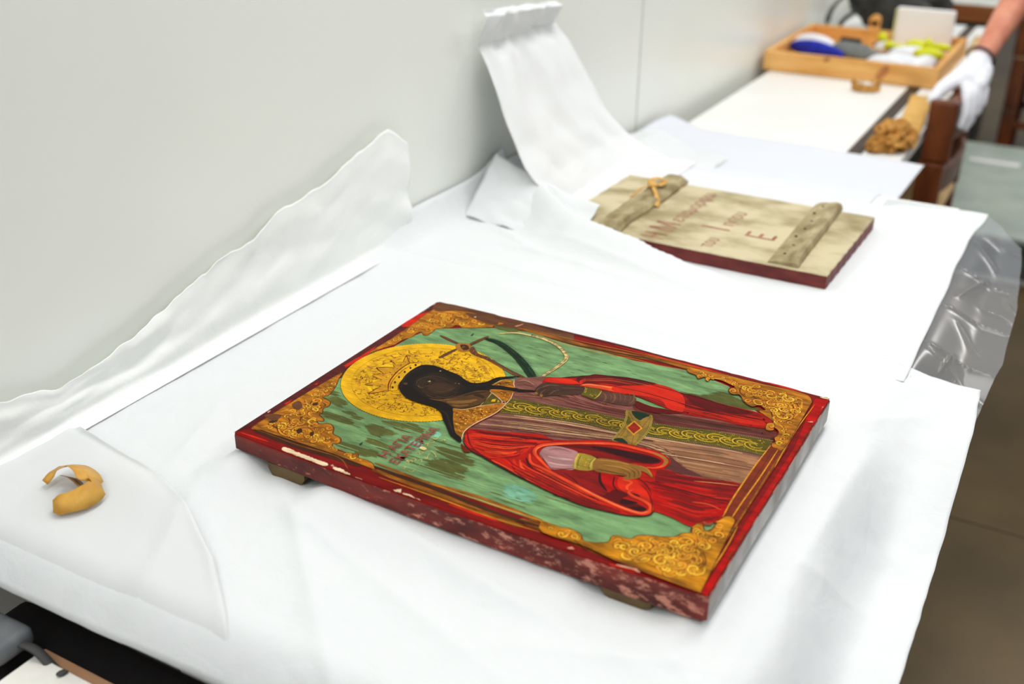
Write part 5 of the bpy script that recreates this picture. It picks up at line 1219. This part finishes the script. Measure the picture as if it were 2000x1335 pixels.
def lump(name, c, r, m, parent=None, rz=0, amp=.15, f=3, sub=3, seed=0, squash=None):
    bm = bmesh.new(); bmesh.ops.create_icosphere(bm, subdivisions=sub, radius=1); R = Matrix.Rotation(rz, 3, 'Z')
    for v in bm.verts:
        n = 1 + amp * noise.noise(v.co * f + Vector((seed, seed * 2.3, 0))); q = v.co * n; q = Vector((q.x * r[0], q.y * r[1], q.z * r[2]))
        if squash: q.y *= 1 - squash * (q.x / r[0]); q.z *= 1 - squash * (q.x / r[0])
        v.co = R @ q + Vector(c)
    return from_bm(name, bm, m, parent, True)
zb = ZF + .012
M_blue = mat('blue_cloth', (18, 44, 190), (12, 30, 150), 60, .7); M_wc = mat('white_cloth', (238, 238, 240), (222, 224, 230), 50, .8); M_gc = mat('grey_felt', (128, 132, 130), (104, 108, 106), 160, .9, .1)
c = thing('folded_cloth', 'blue and white folded cloth at the wall end of the tray', 'cloth', (-.715, 3.105, zb), -.42)
lump('blue_side', (.018, -.024, .026), (.092, .018, .024), M_blue, c, 0, .08, 2, 3, 1); lump('white_side', (-.016, .012, .030), (.072, .030, .030), M_wc, c, .05, .08, 2, 3, 2)
g = tag(lump('felt_pad', (0, 0, .026), (.098, .038, .026), M_gc, None, 0, .10, 2, 4, 5, .45), 'grey felt cloth bundle tapering to a point inside the tray', 'cloth'); g.location = (-.592, 3.075, zb); g.rotation_euler = (0, 0, -.50)
bl = tag(box('brush', (-.03, -.008, 0), (.03, .008, .014), mat('black_rubber', (34, 32, 28), None, 60, .6), None, .005, 3, True), 'small black brush lying behind the blue cloth in the tray', 'brush'); bl.location = (-.652, 3.24, zb + .024); bl.rotation_euler = (0, 0, -.1)
M_lime = mat('lime_coating', (226, 226, 8), (196, 202, 4), 40, .45); M_gw = mat('glove_white', (238, 240, 244), (216, 220, 226), 40, .8); M_gk = mat('glove_trim', (70, 72, 70), None, 60, .8)
def work_glove(label, loc_, rz, fingers, palm=(.055, .036, .016), seed=0):
    t = thing('work_glove', label, 'glove', loc_, rz, 'lime and white work gloves in the tray')
    lump('knit_palm', (0, 0, palm[2]), palm, M_gw, t, 0, .14, 2.5, 3, seed)
    for (x, y, z, l, a, r) in fingers:
        lump('coated_finger', (x, y, z), (l, r, r * .9), M_lime, t, a, .10, 2, 2, seed + x * 50)
    lump('knit_cuff', (-palm[0] * .5, palm[1] * .8, palm[2] * 1.25), (palm[0] * .55, .007, .006), M_gk, t, .15, .1, 2, 2, seed + 1)
    return t
work_glove('lime and white work glove bunched beside the round tray handle', (-.552, 3.255, zb), .5, [(-.010, .020, .044, .019, 1.3, .015), (-.006, -.030, .030, .019, 1.0, .015)], (.034, .032, .018), 3)
work_glove('lime and white work glove lying in the middle of the tray', (-.470, 3.170, zb), .2, [(.008, .038, .040, .030, .1, .019), (.040, .070, .044, .022, 1.1, .014), (-.036, .040, .034, .036, -.1, .010)], (.062, .044, .022), 6)
work_glove('lime and white work glove by the right side of the tray', (-.418, 3.10, zb), -.1, [(.000, .000, .040, .042, .12, .020), (-.002, .110, .042, .040, -.05, .012)], (.030, .052, .022), 9)
work_glove('white work glove spread along the front side of the tray', (-.470, 2.995, zb), .05, [(-.028, .030, .024, .020, .2, .007)], (.085, .044, .026), 12)
# white lid standing up at the back of the tray
wb = thing('plastic_box', 'flat white plastic box standing upright at the back of the tray', 'box', (-.476, 3.356, zb))
bm = box_bm((-.079, -.007, 0), (.079, .007, .118), .009, 4); from_bm('box_face', bm, mat('white_plastic', (252, 252, 252), (249, 249, 250), 10, .35), wb, False)
bm = box_bm((-.083, -.012, .0), (-.077, .010, .112), .002, 2); from_bm('box_edge', bm, mat('lid_edge', (224, 226, 170), None, 20, .4), wb)
# black bag behind the tray
M_bag = mat('black_nylon', (58, 58, 54), (36, 36, 34), 26, .6, .3, 6); M_strap = mat('grey_strap', (92, 94, 88), (70, 72, 66), 60, .7)
bg = thing('shoulder_bag', 'black bag with a looped grey strap behind the tray', 'bag', (-.63, 3.62, ZF))
lump('bag_body', (.03, .02, .098), (.15, .13, .085), M_bag, bg, .1, .16, 2, 4, 4); lump('bag_flap', (.05, -.08, .075), (.115, .045, .062), M_bag, bg, .0, .12, 3, 3, 8)
from_bm('bag_strap', tube_bm([tuple(p) for p in catmull([(-.158, -.10, .008), (-.160, -.09, .045), (-.150, -.075, .085), (-.115, -.06, .125), (-.06, -.04, .150), (0, -.02, .150)], 6)], .0105, 8, flat=.5), M_strap, bg, True)
from_bm('bag_strap', tube_bm([tuple(p) for p in catmull([(-.112, -.13, .008), (-.108, -.12, .050), (-.07, -.10, .085), (-.02, -.09, .110)], 6)], .011, 8, flat=.5), M_bag, bg, True)
# papers on the far table
M_kraft = mat('kraft_paper', (196, 146, 74), (160, 108, 44), 40, .7, .2, 6); M_band = mat('kraft_band', (226, 182, 104), (208, 160, 80), 20, .6, .3)
def crumple(name, label, loc_, r, seed, m, amp=.5, sub=4, cat='paper scrap'):
    bm = bmesh.new(); bmesh.ops.create_icosphere(bm, subdivisions=sub, radius=1)
    for v in bm.verts:
        p = v.co.copy(); n = 1 + amp * (.5 - abs(noise.noise(p * 2.2 + Vector((seed, 0, 0)))) * 1.6) * .6 + .55 * (.35 - abs(noise.noise(p * 4.5 + Vector((0, seed, 0)))))
        q = p * n; v.co = Vector((q.x * r[0], q.y * r[1], max(-.98 * .6, q.z) * r[2] + r[2] * .6))
    o = tag(from_bm(name, bm, m, None, False), label, cat); o.location = loc_; return o
crumple('kraft_wad', 'crumpled brown paper wad where the dark table strip begins', (-.352, 2.335, ZF + .001), (.036, .058, .030), 2, M_kraft, .7)
crumple('kraft_wad', 'small twist of brown paper beside the end of the dark strip', (-.378, 2.285, ZF + .001), (.016, .030, .016), 9, M_kraft, .7)
o = thing('kraft_scrap', 'curled brown paper scrap alone on the white far table', 'paper scrap', (-.516, 2.83, ZF + .001))
def fS(u, v):
    a = -2.7 + 2.6 * u; r = .034 * (1 + .12 * ns(u * 6, v * 3, 2)); return (r * math.cos(a) * 1.05, r * math.sin(a) * 1.2 * (1 - .25 * v), .001 + .030 * v * (1 - .45 * math.sin(math.pi * u)) + .003 * ns(u * 9, v * 4, 1))
grid('curled_paper', 40, 10, fS, M_kraft, o, .0008); lump('paper_core', (.0, -.006, .010), (.020, .016, .010), mat('pale_paper', (232, 226, 214), None, 40, .8), o, .2, .3, 4, 3, 3)
def fT(u, v):
    y = 2.325 + (2.775 - 2.325) * v; x = float(np.interp(v, [0, 1], [-.357, -.396])) + u * .050 + .002 * ns(v * 5, 1.); return (x, y, ZF + .004 + .006 * math.sin(math.pi * v) + .010 * v ** 3 + .002 * ns(u * 3, v * 6, 2))
tag(grid('paper_band', 8, 40, fT, M_band, None, .0006), 'tan paper band lying along the table edge beside the chair', 'paper')
def fKs(u, v): return (-.365 + .060 * u - .010 * v, 3.42 + .33 * v, ZF + .002 + .004 * u * v + .001 * ns(u * 3, v * 3))
tag(grid('kraft_sheet', 8, 12, fKs, mat('kraft_sheet', (222, 190, 136), (206, 172, 116), 12, .7), None, .0015), 'flat tan card lying between the tray and the bare forearm', 'card')

# ------------------------------------------------------------------ chairs
M_wood = mat('dark_chair_wood', (132, 70, 32), (78, 38, 18), 9, .38, .4, 6, (3, 3, .6)); M_seat = mat('pale_seat', (232, 196, 142), (214, 176, 120), 14, .5)
def chair(label, x, y, top, rz=0, group='dark wooden chairs'):
    t = thing('wooden_chair', label, 'chair', (x, y, 0), rz, group)   # back towards +x
    for s in (0, .38):
        P = [(.0, s, .004), (.0, s, .25), (0, s, .45), (.004, s, .60), (.012, s, top)]
        bm = bmesh.new()
        for (a, b) in zip(P, P[1:]):
            box_bm((min(a[0], b[0]) - .032, s - .014, a[2]), (max(a[0], b[0]) + .020, s + .014, b[2]), .007, 2, bm)
        from_bm('back_post', bm, M_wood, t)
        box('front_leg', (-.40, s - .016, .004), (-.368, s + .016, .43), M_wood, t, .004)
        box('side_rail', (-.37, s - .010, .39), (-.018, s + .010, .43), M_wood, t, .003); box('stretcher', (-.37, s - .008, .17), (-.018, s + .008, .20), M_wood, t, .003)
    def crest(z0, z1, th):
        bm = bmesh.new(); n = 14; R = []
        for i in range(n + 1):
            v = i / n; yy = .012 + .356 * v; bow = .022 * math.sin(math.pi * v); xx = .004 + bow
            R.append([bm.verts.new(q) for q in ((xx - th, yy, z0), (xx + th, yy, z0), (xx + th + .006, yy, z1 - .006), (xx + .006, yy, z1), (xx - th + .006, yy, z1 - .006))])
        for a, b in zip(R, R[1:]):
            for k in range(5): bm.faces.new((a[k], b[k], b[(k + 1) % 5], a[(k + 1) % 5]))
        bm.faces.new(R[0]); bm.faces.new(R[-1][::-1]); bmesh.ops.recalc_face_normals(bm, faces=bm.faces[:]); return bm
    from_bm('crest_rail', crest(top - .10, top, .012), M_wood, t); from_bm('back_slat', crest(top - .22, top - .155, .009), M_wood, t)
    box('front_rail', (-.396, .016, .385), (-.372, .364, .43), M_wood, t, .003)
    box('seat', (-.40, -.012, .43), (.018, .392, .455), M_seat, t, .010, 3)
    return t
chair('dark wooden chair whose back the gloved hand grips', -.288, 2.515, .737)
chair('dark wooden chair standing behind the bare forearm', -.300, 5.10, .80, math.pi)

# ------------------------------------------------------------------ trunk and desk beyond
M_teal = mat('teal_steel', (174, 184, 172), (154, 166, 156), 8, .4, .5, 5); M_td = mat('trunk_edge', (86, 88, 84), None, 30, .5)
t = thing('metal_trunk', 'grey-green metal trunk on the floor beyond the chair', 'trunk', (0, 3.97, .004))
box('trunk_body', (-.42, -.53, 0), (.42, .53, .118), mat('trunk_side', (92, 96, 90), (74, 78, 74), 14, .5), t, .006); box('lid', (-.43, -.54, .118), (.43, .54, .146), M_teal, t, .006)
box('lid_rim', (-.432, -.546, .112), (.432, -.538, .132), M_td, t, .002); box('label_strip', (-.365, .255, .1455), (-.19, .292, .150), mat('label_white', (250, 250, 248), None, 10, .5), t, .0004, 1)
box('base_strip', (-.425, -.538, .0), (.425, -.530, .014), mat('trunk_base', (190, 188, 180), None, 30, .5), t, .002)
t = thing('desk', 'far wooden-edged desk with a pale top and dark front', 'desk', (0, 4.55, 0))
box('desk_top', (-.812, 0, .640), (-.405, .75, .655), mat('desk_white', (226, 228, 220), None, 8, .5), t, .002)
box('wood_edge', (-.814, -.012, .592), (-.40, .0, .652), mat('desk_wood', (150, 88, 44), (122, 66, 30), 8, .5, .3, 5, (.4, 1, 4)), t, .003)
box('front_panel', (-.80, .02, .004), (-.43, .04, .640), mat('desk_front', (70, 66, 58), (58, 55, 50), 20, .7), t, .002)
for x in (-.785, -.445): box('side_panel', (x - .012, .04, .004), (x + .012, .74, .640), MATS['desk_front'], t, .002)

# ------------------------------------------------------------------ the person reaching in
M_skin = mat('skin', (222, 152, 124), (204, 128, 102), 22, .5, .35, 5); M_shirt = mat('shirt', (60, 70, 88), (48, 56, 72), 30, .8); M_tr = mat('trousers', (52, 50, 48), None, 30, .8); M_hair = mat('hair', (58, 42, 30), None, 60, .7); M_shoe = mat('shoe', (40, 36, 34), None, 30, .6)
pn = thing('person', 'person reaching in with a bare forearm and a white glove', 'person', (.20, 3.18, .004))
B = Vector((.20, 3.18, .004))
def rel(*p): return tuple(Vector(p) - B)
W0 = (-.254, 2.700, .788); EL = (-.200, 2.945, .935); SH = (.055, 3.06, 1.235)
body = blob('body', [
    ([rel(*W0), rel(-.238, 2.765, .830), rel(-.224, 2.84, .875), rel(*EL)], [.0265, .029, .036, .038]), ([rel(*EL), rel(-.07, 3.0, 1.08), rel(*SH)], [.038, .044, .055]),
    ([rel(*SH), rel(.16, 3.12, 1.27), rel(.33, 3.18, 1.27), rel(.40, 3.20, 1.24)], [.055, .075, .072, .055]), ([rel(.23, 3.14, 1.26), rel(.25, 3.18, 1.10), rel(.26, 3.22, .96), rel(.26, 3.24, .86)], [.115, .130, .118, .125]),
    ([rel(.20, 3.15, 1.22), rel(.28, 3.17, 1.10), rel(.29, 3.22, .95)], [.10, .12, .115]), ([rel(.40, 3.20, 1.24), rel(.46, 3.18, 1.0), rel(.44, 3.06, .80)], [.052, .042, .034]), ([rel(.44, 3.06, .80), rel(.43, 3.03, .74), rel(.43, 3.01, .66)], [.03, .032, .018]),
    ([rel(.18, 3.24, .86), rel(.17, 3.20, .48), rel(.17, 3.26, .09)], [.088, .060, .042]), ([rel(.34, 3.25, .86), rel(.36, 3.22, .48), rel(.36, 3.30, .09)], [.088, .060, .042]),
    ([rel(.17, 3.28, .05), rel(.17, 3.20, .04), rel(.165, 3.12, .034)], [.038, .038, .028]), ([rel(.36, 3.32, .05), rel(.36, 3.24, .04), rel(.36, 3.16, .034)], [.038, .038, .028]),
    ([rel(.20, 3.12, 1.27), rel(.165, 3.08, 1.37)], [.055, .05]), ([rel(.15, 3.05, 1.41), rel(.145, 3.045, 1.46), rel(.15, 3.06, 1.52)], [.062, .080, .076]), ([rel(.112, 2.985, 1.405), rel(.105, 2.98, 1.42)], [.03, .03]),
    ([rel(.092, 2.955, 1.470), rel(.078, 2.936, 1.445)], [.010, .013]), ([rel(.205, 3.00, 1.46), rel(.21, 3.01, 1.43)], [.014, .012]), ([rel(.085, 3.085, 1.46), rel(.085, 3.09, 1.43)], [.014, .012])], .011, [M_skin, M_shirt, M_tr, M_shoe], pn, 8)
for p in body.data.polygons:
    c = Vector(p.center) + B
    if c.z < .075: p.material_index = 3
    elif c.z < .90 and c.x > .05 and not (c.x > .395 and c.y < 3.12): p.material_index = 2
    elif c.x > -.10 and c.z < 1.315 and not (c.x > .38 and c.z < .98): p.material_index = 1
    elif c.x > -.125 and c.z > 1.02 and c.z < 1.315: p.material_index = 1
lump('hair', rel(.165, 3.075, 1.505), (.088, .092, .075), M_hair, pn, .5, .08, 5, 4, 2)
for dx, dy in ((.072, 2.995), (.128, 2.962)):
    lump('eye', rel(dx, dy, 1.472), (.011, .009, .008), mat('eye_white', (232, 228, 220), (40, 30, 24), 10, .3), pn, 0, 0, 1, 2)
M_glove = mat('knit_glove', (240, 241, 246), (226, 228, 236), 90, .85, .2, 4, (1, 1, 1), .2, 300)
gv = blob('glove', [
    ([rel(-.254, 2.702, .788), rel(-.254, 2.685, .780), rel(-.256, 2.655, .770), rel(-.258, 2.625, .762)], [.0300, .0300, .0270, .0235]), ([rel(-.236, 2.680, .778), rel(-.236, 2.640, .764), rel(-.236, 2.612, .756)], [.020, .021, .017]), ([rel(-.270, 2.680, .780), rel(-.276, 2.650, .770), rel(-.272, 2.622, .760)], [.019, .019, .016]),
    ([rel(-.276, 2.655, .768), rel(-.296, 2.610, .755), rel(-.308, 2.578, .745), rel(-.318, 2.545, .729)], [.021, .018, .0155, .0120]),
    ([rel(-.262, 2.615, .757), rel(-.253, 2.580, .740), rel(-.247, 2.562, .706), rel(-.250, 2.552, .676)], [.0125, .0115, .0105, .0088]),
    ([rel(-.248, 2.615, .757), rel(-.240, 2.590, .742), rel(-.236, 2.578, .704), rel(-.242, 2.570, .668)], [.0125, .0115, .0105, .0088]),
    ([rel(-.236, 2.625, .755), rel(-.230, 2.604, .740), rel(-.229, 2.596, .704), rel(-.238, 2.590, .674)], [.0122, .011, .0102, .0085]),
    ([rel(-.230, 2.645, .755), rel(-.222, 2.625, .742), rel(-.222, 2.618, .712), rel(-.232, 2.612, .690)], [.0112, .0102, .0092, .008])], .0032, M_glove, pn, 5)
bm = bmesh.new(); ax = Vector((.05, .16, .10)).normalized(); c0 = Vector(rel(-.2515, 2.714, .797)); a = ax.cross(Vector((0, 0, 1))).normalized(); b = a.cross(ax)
rg = [tuple(c0 + (a * math.cos(q) + b * math.sin(q)) * .0315) for q in [6.2832 * i / 24 for i in range(25)]]
from_bm('cuff_binding', tube_bm(rg, .0032, 8, cap=False), mat('cuff_trim', (70, 62, 70), None, 60, .8), pn, True)

# ------------------------------------------------------------------ near corner: things below the table's front edge
M_blk = mat('black_case', (30, 28, 30), (22, 20, 22), 30, .55, .35)
t = thing('black_case', 'black case standing below the front edge of the table', 'case', (-.50, .31, .004))
box('case_body', (-.249, -.16, .0), (.22, .165, .600), M_blk, t, .012, 3); box('case_lid', (-.252, -.163, .604), (.223, .168, .648), M_blk, t, .010, 3); box('lid_seam', (-.246, -.157, .600), (.217, .162, .604), mat('seam_black', (14, 14, 14)), t, 0)
t = thing('paper_folder', 'white papers on a brown card folder lying on the black case', 'folder', (-.615, .345, .653), -.02)
box('card_cover', (-.060, -.14, .0), (.10, .088, .006), mat('brown_card', (206, 160, 122), (188, 140, 104), 12, .7), t, .001); box('paper_block', (-.052, -.14, .006), (.10, .074, .014), mat('paper_white', (250, 248, 240), None, 10, .8), t, .001)
t = thing('grey_handle', 'grey rubber handle lying over the corner of the brown folder', 'handle', (-.706, .414, .653))
M_gr = mat('grey_rubber', (112, 116, 118), (92, 96, 100), 40, .6)
from_bm('grip', box_bm((-.045, -.024, .0145), (.032, .016, .034), .009, 4), M_gr, t, True); from_bm('strap', tube_bm([tuple(p) for p in catmull([(.026, .0, .026), (.045, .004, .022), (.064, .004, .010), (.080, .000, .0165)], 5)], .0045, 8, flat=.4), mat('dark_strap', (66, 66, 66), None, 40, .6), t, True)
